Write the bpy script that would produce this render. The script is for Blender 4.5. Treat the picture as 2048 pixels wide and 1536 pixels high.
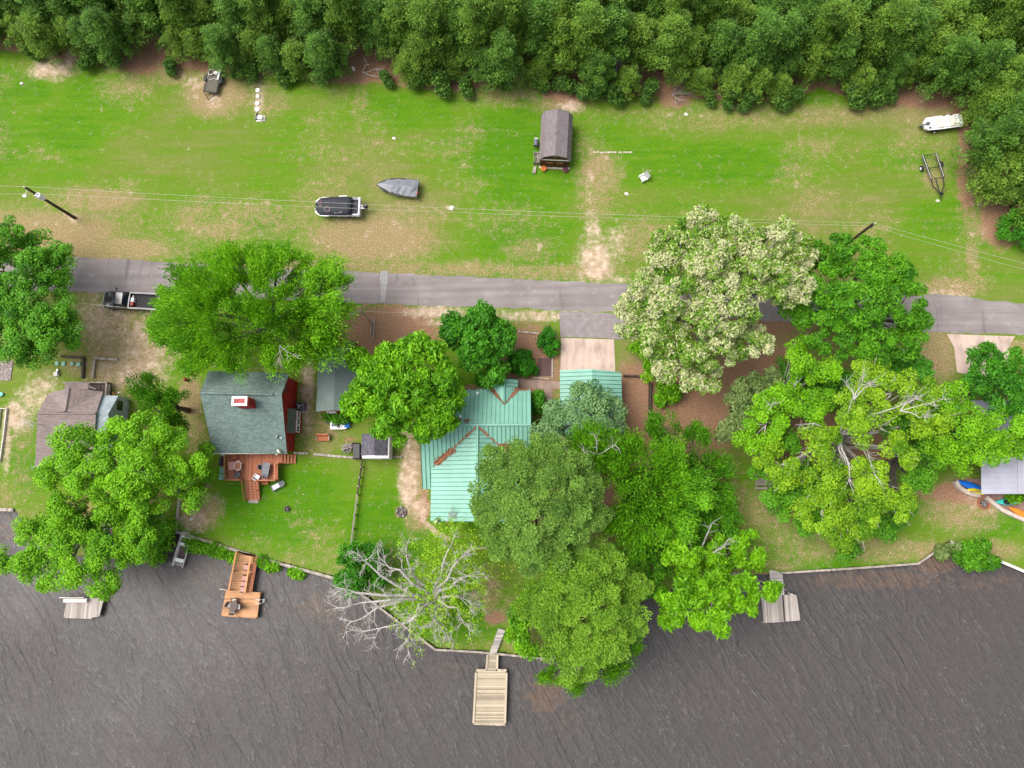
import bpy, math, random
import numpy as np
from mathutils import Vector, Matrix, Euler
for o in list(bpy.data.objects): bpy.data.objects.remove(o)
S = bpy.context.scene; COL = S.collection
R_ = math.radians
# ---------------- camera, world, sun, exposure ----------------
H = 81.0; FPX = 1420.0
cd = bpy.data.cameras.new('Camera'); cam = bpy.data.objects.new('Camera', cd); COL.objects.link(cam)
cam.location = (0, 0, H)
cam.rotation_euler = (math.atan(222/1420), R_(1.05), 0)
cd.sensor_fit = 'HORIZONTAL'; cd.sensor_width = 36; cd.lens = 36*FPX/2048
cd.clip_start = 1; cd.clip_end = 5000
S.camera = cam
SUN_EL, SUN_AZ = R_(60), R_(285)     # azimuth clockwise from +Y (north = top of the picture)
w = bpy.data.worlds.new('World'); S.world = w; w.use_nodes = True
wn = w.node_tree; bg = wn.nodes['Background']
sky = wn.nodes.new('ShaderNodeTexSky'); sky.sky_type = 'NISHITA'; sky.sun_disc = False
sky.sun_elevation = SUN_EL; sky.sun_rotation = SUN_AZ; sky.dust_density = 4; sky.air_density = 0.8; sky.ozone_density = 0.6
hs = wn.nodes.new('ShaderNodeHueSaturation'); hs.inputs['Saturation'].default_value = .4; wn.links.new(sky.outputs[0], hs.inputs['Color']); wn.links.new(hs.outputs[0], bg.inputs[0]); bg.inputs[1].default_value = 0.15
sl = bpy.data.lights.new('Sun', 'SUN'); sl.energy = 1.5; sl.angle = R_(40); sl.color = (1, .95, .88)
so = bpy.data.objects.new('Sun', sl); COL.objects.link(so)
sd = Vector((math.sin(SUN_AZ)*math.cos(SUN_EL), math.cos(SUN_AZ)*math.cos(SUN_EL), math.sin(SUN_EL)))
so.rotation_euler = sd.to_track_quat('Z', 'Y').to_euler()
S.view_settings.view_transform = 'Standard'; S.view_settings.look = 'None'
S.view_settings.exposure = 1.0; S.view_settings.gamma = 1
S.render.engine = 'CYCLES'

CM = np.array(Euler(cam.rotation_euler).to_matrix())
def P(px, py, z=0.0):
    "world point at height z that the photo shows at pixel px, py (2048x1536)"
    d = CM @ np.array([(px-1024)/FPX, -(py-768)/FPX, -1.0])
    t = (z-H)/d[2]
    return Vector((d[0]*t, d[1]*t, z))
def PIX(X, Y, Z=0.0):
    p = np.stack([X, Y, np.zeros_like(X)+Z-H], -1) @ CM
    return 1024+FPX*p[..., 0]/-p[..., 2], 768-FPX*p[..., 1]/-p[..., 2]
# ---------------- helpers ----------------
def fbm(x, y, scale, octv=4, seed=0, rough=.5):
    r = np.random.RandomState(seed); T = r.rand(256, 256)
    out = 0; a = 1; s = 0
    for o in range(octv):
        u = x*scale*2**o+17.3*o; v = y*scale*2**o+5.1*o
        i = np.floor(u).astype(int); j = np.floor(v).astype(int); f = u-i; g = v-j
        f = f*f*(3-2*f); g = g*g*(3-2*g)
        A = T[i % 256, j % 256]; B = T[(i+1) % 256, j % 256]; C_ = T[i % 256, (j+1) % 256]; D = T[(i+1) % 256, (j+1) % 256]
        out = out+a*((A*(1-f)+B*f)*(1-g)+(C_*(1-f)+D*f)*g); s += a; a *= rough
    return out/s
def tag(o, label=None, cat=None, group=None, kind=None):
    if label: o['label'] = label
    if cat: o['category'] = cat
    if group: o['group'] = group
    if kind: o['kind'] = kind
    return o
def thing(name, label, cat, loc=(0, 0, 0), rz=0, group=None):
    o = bpy.data.objects.new(name, None); COL.objects.link(o)
    o.location = loc; o.rotation_euler = (0, 0, rz); o.empty_display_size = .3
    return tag(o, label, cat, group)
def mesh_obj(name, V, F, mat, parent=None, world=False, smooth=False, loc=None):
    me = bpy.data.meshes.new(name)
    if world and parent is not None:
        l = parent.location; V = [(v[0]-l[0], v[1]-l[1], v[2]-l[2]) for v in V]
    me.from_pydata([tuple(v) for v in V], [], F); me.materials.append(mat)
    if smooth: me.polygons.foreach_set('use_smooth', [True]*len(me.polygons))
    me.update()
    o = bpy.data.objects.new(name, me); COL.objects.link(o)
    if parent: o.parent = parent
    if loc: o.location = loc
    return o
class MB:
    def __init__(s): s.v = []; s.f = []
    def add(s, V, F):
        n = len(s.v); s.v += [tuple(v) for v in V]; s.f += [tuple(i+n for i in f) for f in F]; return s
    def box(s, c, d, rz=0, rx=0, ry=0, taper=1):
        m = Matrix.Translation(c) @ Euler((rx, ry, rz)).to_matrix().to_4x4()
        V = []
        for z in (-.5, .5):
            t = taper if z > 0 else 1
            for x, y in ((-.5, -.5), (.5, -.5), (.5, .5), (-.5, .5)): V.append(m @ Vector((x*d[0]*t, y*d[1]*t, z*d[2])))
        return s.add(V, [(3, 2, 1, 0), (4, 5, 6, 7), (0, 1, 5, 4), (1, 2, 6, 5), (2, 3, 7, 6), (3, 0, 4, 7)])
    def loft(s, rings, cap=True, closed=True):
        n = len(rings[0]); V = [p for r in rings for p in r]; F = []
        for i in range(len(rings)-1):
            for j in range(n if closed else n-1):
                k = (j+1) % n; F.append((i*n+j, i*n+k, (i+1)*n+k, (i+1)*n+j))
        if cap: F.append(tuple(range(n-1, -1, -1))); F.append(tuple(range((len(rings)-1)*n, len(rings)*n)))
        return s.add(V, F)
    def prism(s, poly, z0, z1):
        return s.loft([[(p[0], p[1], z0) for p in poly], [(p[0], p[1], z1) for p in poly]])
    def tube(s, pts, rad, n=6, cap=True):
        pts = [Vector(p) for p in pts]
        if not hasattr(rad, '__len__'): rad = [rad]*len(pts)
        rings = []
        for i, p in enumerate(pts):
            d = (pts[min(i+1, len(pts)-1)]-pts[max(i-1, 0)])
            if d.length < 1e-6: d = Vector((0, 0, 1))
            d.normalize(); a = d.cross(Vector((0, 0, 1)) if abs(d.z) < .9 else Vector((1, 0, 0))).normalized(); b = d.cross(a)
            rings.append([p+(a*math.cos(2*math.pi*k/n)+b*math.sin(2*math.pi*k/n))*rad[i] for k in range(n)])
        return s.loft(rings, cap)
    def cyl(s, c, r, h, n=16, axis='z', r2=None):
        c = Vector(c); ax = {'x': Vector((1, 0, 0)), 'y': Vector((0, 1, 0)), 'z': Vector((0, 0, 1))}[axis]
        return s.tube([c-ax*h/2, c+ax*h/2], [r, r if r2 is None else r2], n)
    def ring(s, c, r, t, n=20, h=.05):
        c = Vector(c); pr = []
        for k in range(n+1):
            a = 2*math.pi*k/n; d = Vector((math.cos(a), math.sin(a), 0))
            pr.append([c+d*(r-t), c+d*(r+t), c+d*(r+t)+Vector((0, 0, h)), c+d*(r-t)+Vector((0, 0, h))])
        return s.loft(pr, False)
    def build(s, name, mat, parent=None, world=False, smooth=False):
        return mesh_obj(name, s.v, s.f, mat, parent, world, smooth)
# ---------------- materials ----------------
class NT:
    def __init__(s, name):
        s.m = bpy.data.materials.new(name); s.m.use_nodes = True; s.t = s.m.node_tree; s.b = s.t.nodes['Principled BSDF']
    def n(s, t, **k):
        x = s.t.nodes.new('ShaderNode'+t)
        for a, v in k.items(): setattr(x, a, v)
        return x
    def l(s, a, b): s.t.links.new(a, b)
    def coord(s, sc=(1, 1, 1), rz=0, obj=True):
        c = s.n('TexCoord'); q = s.n('Mapping'); q.inputs['Rotation'].default_value = (0, 0, rz); m = s.n('Mapping'); m.inputs['Scale'].default_value = sc
        s.l(c.outputs['Object'], q.inputs[0]); s.l(q.outputs[0], m.inputs[0]); return m.outputs[0]
    def noise(s, co, scale, detail=4, rough=.55, dist=0):
        x = s.n('TexNoise'); x.inputs['Scale'].default_value = scale; x.inputs['Detail'].default_value = detail
        x.inputs['Roughness'].default_value = rough; x.inputs['Distortion'].default_value = dist; s.l(co, x.inputs['Vector']); return x.outputs['Fac']
    def ramp(s, f, stops):
        x = s.n('ValToRGB'); e = x.color_ramp.elements
        while len(e) < len(stops): e.new(.5)
        for i, (p, c) in enumerate(stops):
            e[i].position = p; e[i].color = (*c, 1) if hasattr(c, '__len__') else (c, c, c, 1)
        s.l(f, x.inputs[0]); return x.outputs[0]
    def mix(s, f, a, b, mode='MIX'):
        x = s.n('Mix', data_type='RGBA', blend_type=mode)
        for sock, v in ((x.inputs['Factor'], f), (x.inputs['A'], a), (x.inputs['B'], b)):
            if isinstance(v, bpy.types.NodeSocket): s.l(v, sock)
            elif hasattr(v, '__len__'): sock.default_value = (*v, 1)
            else: sock.default_value = v
        return x.outputs['Result']
    def math(s, op, a, b=0.0, c=0.0, clamp=False):
        x = s.n('Math', operation=op, use_clamp=clamp)
        for sock, v in zip(x.inputs, (a, b, c)):
            if isinstance(v, bpy.types.NodeSocket): s.l(v, sock)
            else: sock.default_value = v
        return x.outputs[0]
    def sstep(s, f, lo, hi):
        x = s.n('MapRange', interpolation_type='SMOOTHSTEP'); s.l(f, x.inputs['Value'])
        x.inputs['From Min'].default_value = lo; x.inputs['From Max'].default_value = hi; return x.outputs['Result']
    def bump(s, h, strength=.3, dist=.1):
        x = s.n('Bump'); x.inputs['Strength'].default_value = strength; x.inputs['Distance'].default_value = dist
        s.l(h, x.inputs['Height']); s.l(x.outputs[0], s.b.inputs['Normal'])
    def fin(s, col=None, rough=.8, metal=0, spec=.3):
        if col is not None:
            if isinstance(col, bpy.types.NodeSocket): s.l(col, s.b.inputs['Base Color'])
            else: s.b.inputs['Base Color'].default_value = (*col, 1)
        if isinstance(rough, bpy.types.NodeSocket): s.l(rough, s.b.inputs['Roughness'])
        else: s.b.inputs['Roughness'].default_value = rough
        s.b.inputs['Metallic'].default_value = metal; s.b.inputs['Specular IOR Level'].default_value = spec
        return s.m
def plain(name, c, rough=.6, metal=0, spec=.4, var=.25, scale=3.0, bump=0.0):
    t = NT(name); co = t.coord(); f = t.noise(co, scale, 5)
    c1 = tuple(x*(1-var) for x in c); c2 = tuple(min(1, x*(1+var)) for x in c)
    col = t.ramp(f, [(.3, c1), (.7, c2)])
    f2 = t.noise(co, scale*9, 3)
    col = t.mix(t.math('MULTIPLY', f2, var), col, tuple(x*.5 for x in c))
    if bump: t.bump(f2, bump, .03)
    return t.fin(col, rough, metal, spec)
def wood(name, c, boards=.14, axis=0, var=.35, rough=.8, gap=True):
    "planks running along the other axis, one every `boards` metres"
    t = NT(name); tc = t.n('TexCoord'); sp = t.n('SeparateXYZ'); t.l(tc.outputs['Object'], sp.inputs[0])
    a = sp.outputs[axis]; q = t.math('DIVIDE', a, boards); idx = t.math('FLOOR', q); fr = t.math('FRACT', q)
    wn_ = t.n('TexWhiteNoise', noise_dimensions='1D'); t.l(idx, wn_.inputs['W'])
    mp = t.n('Mapping'); mp.inputs['Scale'].default_value = (9, .8, 3) if axis == 0 else (.8, 9, 3); t.l(tc.outputs['Object'], mp.inputs[0])
    g = t.noise(mp.outputs[0], 1.6, 6, .6); bl = t.noise(tc.outputs['Object'], .7, 4)
    v = t.math('ADD', t.math('MULTIPLY', wn_.outputs['Value'], .5), t.math('ADD', t.math('MULTIPLY', g, .35), t.math('MULTIPLY', bl, .3)))
    col = t.ramp(v, [(.25, tuple(x*(1-var) for x in c)), (.85, tuple(min(1, x*(1+var)) for x in c))])
    if gap:
        e = t.math('ABSOLUTE', t.math('SUBTRACT', fr, .5)); ge = t.sstep(e, .42, .49)
        col = t.mix(t.math('MULTIPLY', ge, .75), col, tuple(x*.18 for x in c)); t.bump(t.math('SUBTRACT', 1, ge), .5, .02)
    return t.fin(col, rough, 0, .2)
M = {}
M['white'] = plain('white_paint', (.74, .74, .73), .5, var=.06)
M['offwhite'] = plain('weathered_white', (.56, .53, .48), .7, var=.2)
M['black'] = plain('black_plastic', (.015, .015, .018), .45, var=.3)
M['blackpaint'] = plain('black_car_paint', (.02, .022, .028), .18, spec=.6, var=.15, scale=.6)
M['rubber'] = plain('rubber', (.025, .025, .027), .85)
M['steel'] = plain('steel', (.35, .36, .38), .4, .7, var=.15)
M['galv'] = plain('galvanised', (.45, .46, .48), .45, .5, var=.2, scale=8)
M['alu'] = plain('aluminium_hull', (.5, .51, .53), .38, .45, var=.15)
M['glass'] = plain('dark_glass', (.012, .02, .025), .06, spec=.9, var=.1)
M['red'] = NT('red_board_siding')
def siding(name, c, step=.2, axis=2):
    t = NT(name); tc = t.n('TexCoord'); sp = t.n('SeparateXYZ'); t.l(tc.outputs['Object'], sp.inputs[0])
    fr = t.math('FRACT', t.math('DIVIDE', sp.outputs[axis], step)); g = t.sstep(fr, .85, .98)
    n = t.noise(t.coord(), 1.5, 5); col = t.ramp(n, [(.3, tuple(x*.8 for x in c)), (.7, tuple(min(1, x*1.15) for x in c))])
    col = t.mix(t.math('MULTIPLY', g, .6), col, tuple(x*.3 for x in c)); t.bump(t.math('SUBTRACT', 1, g), .4, .02)
    return t.fin(col, .7, 0, .2)
M['red'] = siding('red_board_siding', (.30, .022, .018))
M['paleblue'] = siding('pale_blue_siding', (.36, .42, .45))
M['tanside'] = siding('tan_siding', (.3, .25, .2))
M['brownside'] = siding('brown_siding', (.075, .04, .016), .25, 0)
M['brick'] = plain('brick_red', (.2, .05, .035), .85, var=.4, scale=9)
def shingle(name, c, row=.16, var=.3, patch=None, axis=1):
    t = NT(name); tc = t.n('TexCoord'); sp = t.n('SeparateXYZ'); t.l(tc.outputs['Object'], sp.inputs[0])
    fr = t.math('FRACT', t.math('DIVIDE', sp.outputs[axis], row)); g = t.sstep(fr, .7, 1)
    br = t.n('TexVoronoi'); mp = t.n('Mapping'); mp.inputs['Scale'].default_value = (3, 6, 3) if axis == 1 else (6, 3, 3)
    t.l(tc.outputs['Object'], mp.inputs[0]); t.l(mp.outputs[0], br.inputs['Vector']); br.inputs['Scale'].default_value = 1.2
    sx = t.n('SeparateColor'); t.l(br.outputs['Color'], sx.inputs[0])
    n = t.noise(tc.outputs['Object'], .35, 5); v = t.math('ADD', t.math('MULTIPLY', sx.outputs[0], .4), t.math('MULTIPLY', n, .6))
    col = t.ramp(v, [(.25, tuple(x*(1-var) for x in c)), (.75, tuple(x*(1+var) for x in c))])
    col = t.mix(t.math('MULTIPLY', g, .35), col, tuple(x*.45 for x in c))
    fl = t.noise(tc.outputs['Object'], 7, 2); col = t.mix(t.math('MULTIPLY', t.sstep(fl, .64, .72), .35), col, tuple(min(1, x*2+.05) for x in c))
    if patch: col = t.mix(t.math('MULTIPLY', t.sstep(n, .5, .75), .7), col, patch)
    t.bump(t.math('SUBTRACT', 1, g), .4, .02)
    return t.fin(col, .85, 0, .2)
M['cabinroof'] = shingle('grey_green_shingles', (.125, .175, .155), .17, patch=(.085, .105, .11))
M['brownroof'] = shingle('brown_shingles', (.215, .17, .16), .17, .2, patch=(.13, .10, .10))
M['brownrib'] = shingle('brown_ribbed_roofing', (.2, .155, .145), .42, .2, axis=0)
M['barnroof'] = shingle('grey_brown_shingles', (.165, .14, .145), .15, .16, axis=0)
M['shedroof'] = shingle('charcoal_shingles', (.095, .09, .11), .16, .35, axis=0)
M['garageroof'] = plain('grey_green_membrane', (.115, .155, .14), .7, var=.15, scale=.6)
def metalroof(name, c):
    t = NT(name); n = t.noise(t.coord(), .3, 5); n2 = t.noise(t.coord((1, 1, 1)), 5, 4)
    col = t.ramp(n, [(.3, tuple(x*.85 for x in c)), (.7, tuple(min(1, x*1.15) for x in c))])
    col = t.mix(t.math('MULTIPLY', t.sstep(n2, .55, .75), .25), col, tuple(x*.5 for x in c))
    return t.fin(col, .5, 0, .35)
M['teal'] = metalroof('teal_metal_roof', (.175, .37, .29))
M['tealdark'] = metalroof('teal_seam', (.075, .23, .165))
M['greymetal'] = metalroof('grey_metal_roof', (.33, .33, .38))
M['deckred'] = wood('red_cedar_boards', (.40, .155, .085), .14, 0, .3)
M['dockorange'] = wood('orange_stained_boards', (.42, .225, .115), .14, 1, .28)
M['dockrail'] = wood('orange_rail_timber', (.45, .22, .1), .3, 0, .2, gap=False)
M['docktan'] = wood('tan_treated_boards', (.34, .285, .205), .14, 1, .42)
M['dockrailtan'] = wood('tan_rail_timber', (.38, .32, .235), .3, 0, .2, gap=False)
M['dockgrey'] = wood('grey_weathered_boards', (.33, .29, .26), .15, 0, .4)
M['dockgreyx'] = wood('grey_weathered_cross_boards', (.36, .33, .30), .15, 1, .35)
M['greywood'] = wood('grey_timber', (.3, .26, .22), .3, 0, .35, gap=False)
M['darkwood'] = wood('dark_timber', (.06, .045, .035), .3, 0, .4, gap=False)
M['decklight'] = wood('weathered_porch_boards', (.13, .1, .09), .14, 0, .4)
M['pole'] = wood('creosote_pole', (.06, .04, .03), .3, 0, .3, gap=False)
M['concrete_pale'] = plain('pale_concrete_wall', (.45, .38, .32), .85, var=.2, scale=2)
M['tarpblack'] = plain('black_canvas', (.022, .024, .035), .75, var=.3, scale=1.5, bump=.2)
M['tarpgrey'] = plain('grey_tarp', (.19, .2, .225), .45, var=.25, scale=1.2, bump=.3)
M['blue'] = plain('blue_plastic', (.01, .12, .5), .35, var=.15)
M['yellow'] = plain('yellow_plastic', (.62, .5, .01), .4, var=.1)
M['tealp'] = plain('turquoise_plastic', (.04, .42, .38), .4, var=.1)
M['orange'] = plain('orange_plastic', (.65, .2, .015), .4, var=.15)
M['redp'] = plain('red_plastic', (.3, .02, .02), .5)
M['greenlid'] = plain('pale_green_plastic', (.16, .34, .26), .5, var=.15)
M['greyplastic'] = plain('grey_plastic', (.1, .11, .13), .5)
M['pink'] = plain('faded_pink_cushion', (.45, .25, .22), .85, var=.15)
M['wicker'] = plain('brown_wicker', (.12, .085, .075), .8, var=.4, scale=15)
M['purple'] = plain('purple_flowers', (.12, .03, .1), .8, var=.5, scale=15)
M['terracotta'] = plain('terracotta', (.4, .13, .06), .85)
M['orangewood'] = wood('orange_bench_boards', (.42, .15, .07), .15, 1, .2)
M['wire'] = plain('aluminium_wire', (.36, .38, .28), .6)
M['midgrey'] = plain('mid_grey_metal', (.2, .2, .21), .5)
M['bark'] = plain('grey_brown_bark', (.10, .085, .075), .95, var=.35, scale=5, bump=.4)
M['palebark'] = plain('pale_bark', (.32, .29, .26), .9, var=.3, scale=3, bump=.3)
M['deadbark'] = plain('bleached_dead_wood', (.40, .37, .345), .9, var=.3, scale=2.5, bump=.3)
M['pinebark'] = plain('reddish_pine_bark', (.12, .07, .05), .95, var=.4, scale=5, bump=.4)
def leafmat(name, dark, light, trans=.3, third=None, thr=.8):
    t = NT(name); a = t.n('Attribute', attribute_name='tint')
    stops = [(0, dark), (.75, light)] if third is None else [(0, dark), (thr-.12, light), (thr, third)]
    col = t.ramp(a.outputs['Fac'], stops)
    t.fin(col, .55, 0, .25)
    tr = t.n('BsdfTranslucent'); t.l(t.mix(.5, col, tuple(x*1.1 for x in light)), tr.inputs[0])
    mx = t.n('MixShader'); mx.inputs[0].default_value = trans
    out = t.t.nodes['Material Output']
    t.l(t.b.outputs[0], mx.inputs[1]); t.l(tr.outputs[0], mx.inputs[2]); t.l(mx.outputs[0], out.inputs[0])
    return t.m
L = {}
L['lime'] = leafmat('lime_leaves', (.055, .19, .003), (.21, .48, .008))
L['limeyel'] = leafmat('yellow_green_leaves', (.06, .19, .005), (.28, .48, .015))
L['bright'] = leafmat('bright_green_leaves', (.045, .18, .004), (.20, .47, .010))
L['mid'] = leafmat('mid_green_leaves', (.030, .135, .005), (.125, .36, .012))
L['deep'] = leafmat('deep_green_leaves', (.022, .12, .007), (.085, .31, .014))
L['blue'] = leafmat('blue_green_leaves', (.03, .11, .026), (.20, .35, .13))
L['olive'] = leafmat('olive_leaves', (.045, .10, .02), (.24, .33, .10))
L['pine'] = leafmat('pine_needles', (.05, .125, .015), (.205, .37, .052))
L['pinelime'] = leafmat('yellow_pine_needles', (.055, .14, .008), (.22, .41, .028))
L['forest'] = leafmat('forest_pine_needles', (.035, .085, .012), (.17, .31, .035))
L['forest2'] = leafmat('forest_dark_needles', (.028, .08, .012), (.14, .29, .038))
L['fresh'] = leafmat('fresh_green_leaves', (.038, .155, .004), (.165, .42, .011))
L['forest3'] = leafmat('yellowish_pine_needles', (.042, .09, .012), (.19, .33, .038))
L['cream'] = leafmat('cream_blossom_leaves', (.05, .16, .008), (.22, .38, .035), .25, (.50, .51, .27), .6)
L['hedge'] = leafmat('hedge_leaves', (.02, .13, .006), (.06, .30, .01))
# ---------------- the setting ----------------
SHORE = [(-900, 1000), (28, 1020), (70, 1085), (130, 1112), (230, 1118), (300, 1098), (350, 1063), (480, 1103), (668, 1155),
         (720, 1185), (815, 1258), (870, 1300), (960, 1304), (1075, 1316), (1150, 1318), (1225, 1265), (1300, 1190), (1420, 1165),
         (1530, 1149), (1700, 1137), (1836, 1127), (1886, 1092), (1899, 1084), (2048, 1143), (2900, 1400)]
lake_px = SHORE+[(2900, 6000), (-900, 6000)]
def lake_poly():
    pts = [P(x, y) for x, y in SHORE]; a = [(p.x, p.y) for p in pts]
    return a+[(600, -600), (-600, -600)]
def inpoly(x, y, poly):
    r = np.zeros(x.shape, bool); n = len(poly)
    for i in range(n):
        x1, y1 = poly[i]; x2, y2 = poly[(i+1) % n]
        if y1 == y2: continue
        r ^= ((y1 > y) != (y2 > y)) & (x < (x2-x1)*(y-y1)/(y2-y1)+x1)
    return r
def axis(lo, hi, step, far):
    a = list(np.arange(lo, hi+step/2, step)); k = step
    l = [lo]; h = [hi]
    while l[-1] > -far: k *= 1.7; l.append(l[-1]-k); h.append(h[-1]+k)
    return np.array(sorted(l[1:])+a+h[1:])
GX = axis(-76, 76, .2, 1500); GY = axis(-50, 78, .2, 1500)
X, Y = np.meshgrid(GX, GY); PX, PY = PIX(X, Y)
LK = inpoly(X, Y, lake_poly())
def blob(cx, cy, rx, ry, amt=1.0, soft=.45, rot=0):
    a = R_(rot); dx = PX-cx; dy = PY-cy; u = (dx*math.cos(a)+dy*math.sin(a))/rx; v = (-dx*math.sin(a)+dy*math.cos(a))/ry
    d = np.sqrt(u*u+v*v); return np.clip((1+soft-d)/(2*soft), 0, 1)*amt
def stroke(pts, wd, amt=1.0, soft=.5):
    d = np.full(PX.shape, 1e9)
    for (x1, y1), (x2, y2) in zip(pts, pts[1:]):
        t = np.clip(((PX-x1)*(x2-x1)+(PY-y1)*(y2-y1))/((x2-x1)**2+(y2-y1)**2), 0, 1)
        d = np.minimum(d, np.hypot(PX-x1-t*(x2-x1), PY-y1-t*(y2-y1)))
    return np.clip((1+soft-d/wd)/(2*soft), 0, 1)*amt
EDGE = [(-400, 85), (0, 98), (60, 105), (120, 118), (200, 128), (270, 118), (400, 142), (470, 150), (600, 150), (700, 157), (800, 168), (900, 180), (1000, 172), (1060, 165),
        (1130, 183), (1200, 192), (1350, 190), (1500, 202), (1580, 200), (1640, 172), (1700, 198), (1780, 190), (1850, 192), (1905, 208), (1925, 300), (1950, 380), (2000, 450), (2060, 500), (2500, 800)]
def edge_y(px): return np.interp(px, [e[0] for e in EDGE], [e[1] for e in EDGE])
n1 = fbm(X, Y, .12, 4, 1); n2 = fbm(X, Y, .45, 4, 2); n3 = fbm(X*.35, Y*1.6, .3, 4, 3); n4 = fbm(X, Y, .06, 3, 4); n5 = fbm(X, Y, 1.2, 3, 5)
tan = np.clip((n1-.5)*1.4+.05, 0, .5)+np.clip((n3-.55)*1.2, 0, .3)
for a in [(60, 470, 190, 60, .95), (180, 400, 120, 30, .7), (230, 500, 150, 26, .9), (470, 440, 180, 50, .62), (350, 480, 80, 40, .4), (740, 480, 150, 55, .85), (830, 430, 90, 35, .5), (620, 400, 60, 40, .4),
          (700, 540, 520, 22, .75), (1100, 545, 180, 18, .8), (1060, 500, 60, 30, .6), (1000, 440, 120, 40, .35), (1200, 345, 50, 50, .75), (1190, 400, 45, 60, .5), (1290, 480, 60, 50, .7), (1120, 200, 60, 30, .7),
          (1000, 190, 100, 25, .6), (1500, 230, 300, 30, .5), (1880, 220, 120, 40, .6), (1850, 300, 90, 60, .45), (1870, 340, 30, 50, .6), (1900, 575, 70, 22, .9), (1740, 500, 40, 30, .6), (1945, 530, 16, 70, .7), (1960, 420, 50, 90, .6),
          (1620, 400, 60, 50, .45), (1760, 440, 40, 20, .4), (430, 190, 70, 45, .8), (330, 150, 60, 25, .6), (540, 200, 40, 40, .5), (720, 220, 20, 50, .5), (1380, 240, 120, 30, .45), (930, 370, 60, 30, .35),
          (250, 700, 90, 110, .95), (180, 720, 60, 50, .6), (40, 850, 40, 80, .5), (380, 800, 26, 60, .95), (395, 880, 25, 50, .8), (400, 1020, 45, 40, .9), (395, 980, 30, 30, .6), (640, 870, 50, 50, .6),
          (830, 960, 30, 110, .9), (980, 1190, 24, 60, .8), (990, 1290, 120, 12, .5), (1600, 1090, 90, 40, .7), (1540, 1020, 70, 60, .6), (1780, 1100, 110, 26, .7), (1930, 1010, 90, 60, .7), (1990, 1100, 60, 22, .7), (1560, 1130, 50, 14, .6),
          (1870, 700, 50, 60, .95), (2020, 690, 60, 12, .6), (1060, 690, 50, 60, .6), (560, 925, 30, 14, .3)]:
    tan = np.maximum(tan, blob(*a))
sand = np.clip((n5-.66)*3, 0, .4)*(tan > .45)
for a in [(105, 140, 44, 20, .95), (140, 115, 14, 22, .7), (1140, 212, 22, 12, .8), (430, 205, 16, 14, .8), (395, 165, 30, 16, .5), (516, 190, 14, 45, .6), (1190, 520, 34, 48, .9), (1185, 470, 16, 40, .75), (1235, 490, 22, 40, .55), (870, 624, 65, 13, 1), (1080, 632, 130, 11, .8), (985, 622, 60, 8, .6),
          (870, 645, 30, 8, .7), (215, 640, 70, 50, .62), (290, 700, 60, 70, .66), (250, 740, 60, 40, .6), (75, 790, 45, 34, .85, .5, -35), (35, 830, 26, 30, .8), (12, 880, 10, 60, .7), (820, 900, 22, 60, .72), (818, 960, 20, 60, .92),
          (840, 1015, 18, 22, .8), (615, 790, 16, 70, .8), (150, 436, 16, 10, .6), (900, 415, 7, 4, 1), (388, 1040, 30, 26, .6), (1210, 560, 60, 10, .6), (1700, 1095, 14, 10, .5), (950, 1190, 16, 14, .8), (1965, 1000, 40, 20, .55), (1900, 587, 50, 9, .6), (300, 620, 60, 14, .5)]:
    sand = np.maximum(sand, blob(*a))
sand = np.maximum(sand, stroke([(838, 1015), (850, 1045), (872, 1065), (895, 1078)], 5, .95))
sand = np.maximum(sand, stroke([(1180, 345), (1182, 470)], 8, .35))
straw = np.clip((edge_y(PX)-PY)/14+.6, 0, 1)*(.55+.9*n2)
for a in [(280, 110, 50, 40, 1), (420, 125, 90, 20, .9), (700, 150, 100, 20, .9), (900, 165, 120, 16, .8), (1130, 190, 45, 20, .8), (1350, 190, 40, 30, .8), (1870, 195, 140, 20, 1), (1935, 330, 24, 110, .8), (2000, 440, 40, 60, .9),
          (780, 660, 110, 50, 1), (750, 720, 80, 60, .9), (1060, 730, 70, 90, .85), (1110, 735, 16, 60, .7), (1270, 800, 50, 80, .95), (1380, 830, 90, 110, 1.1), (1300, 1000, 180, 130, .8), (1100, 980, 110, 110, .8), (1700, 880, 200, 60, .8), (1520, 740, 100, 60, .9),
          (848, 1020, 14, 35, .8), (960, 790, 80, 20, .9), (1400, 950, 40, 80, .8), (1960, 985, 120, 24, 1), (1480, 640, 160, 60, .7), (990, 1236, 22, 14, .95), (230, 1010, 120, 60, .6), (800, 1025, 14, 12, .6), (735, 690, 30, 60, 1), (700, 880, 20, 6, .5), (1520, 1152, 26, 8, .9), (1460, 1120, 60, 20, .4)]:
    straw = np.maximum(straw, blob(*a))
lush = np.clip((n4-.5)*2+.5+(n3-.5)*.9, 0, 1)
for a in [(60, 180, 60, 40, .9), (130, 260, 100, 60, .85), (200, 200, 120, 80, .75), (560, 1010, 170, 110, 1), (770, 1080, 110, 130, 1), (900, 1230, 140, 80, 1), (1650, 1120, 120, 20, .8), (1990, 1050, 80, 40, .9), (1500, 1090, 60, 30, .7), (800, 220, 150, 50, .8), (1450, 330, 260, 60, .85), (60, 900, 60, 120, 1), (1340, 560, 40, 40, 1), (520, 1000, 120, 60, .6), (1050, 195, 60, 16, 1)]:
    lush = np.maximum(lush, blob(*a))
brk = .55+.9*fbm(X, Y, .35, 4, 12); tan = np.clip(tan*brk, 0, 1); sand = np.clip(sand*(.5+1.0*fbm(X, Y, .6, 4, 13)), 0, 1); straw = np.clip(straw*(.7+.6*fbm(X, Y, .3, 4, 14)), 0, 1)
Zg = np.where(LK, -1.3, 0.0)
low = inpoly(PX, PY, [(640, 1160), (830, 1200), (870, 1255), (1020, 1258), (1100, 1262), (1150, 1330), (800, 1340)]) & ~LK
Zg = np.where(low, -.3, Zg)
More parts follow.
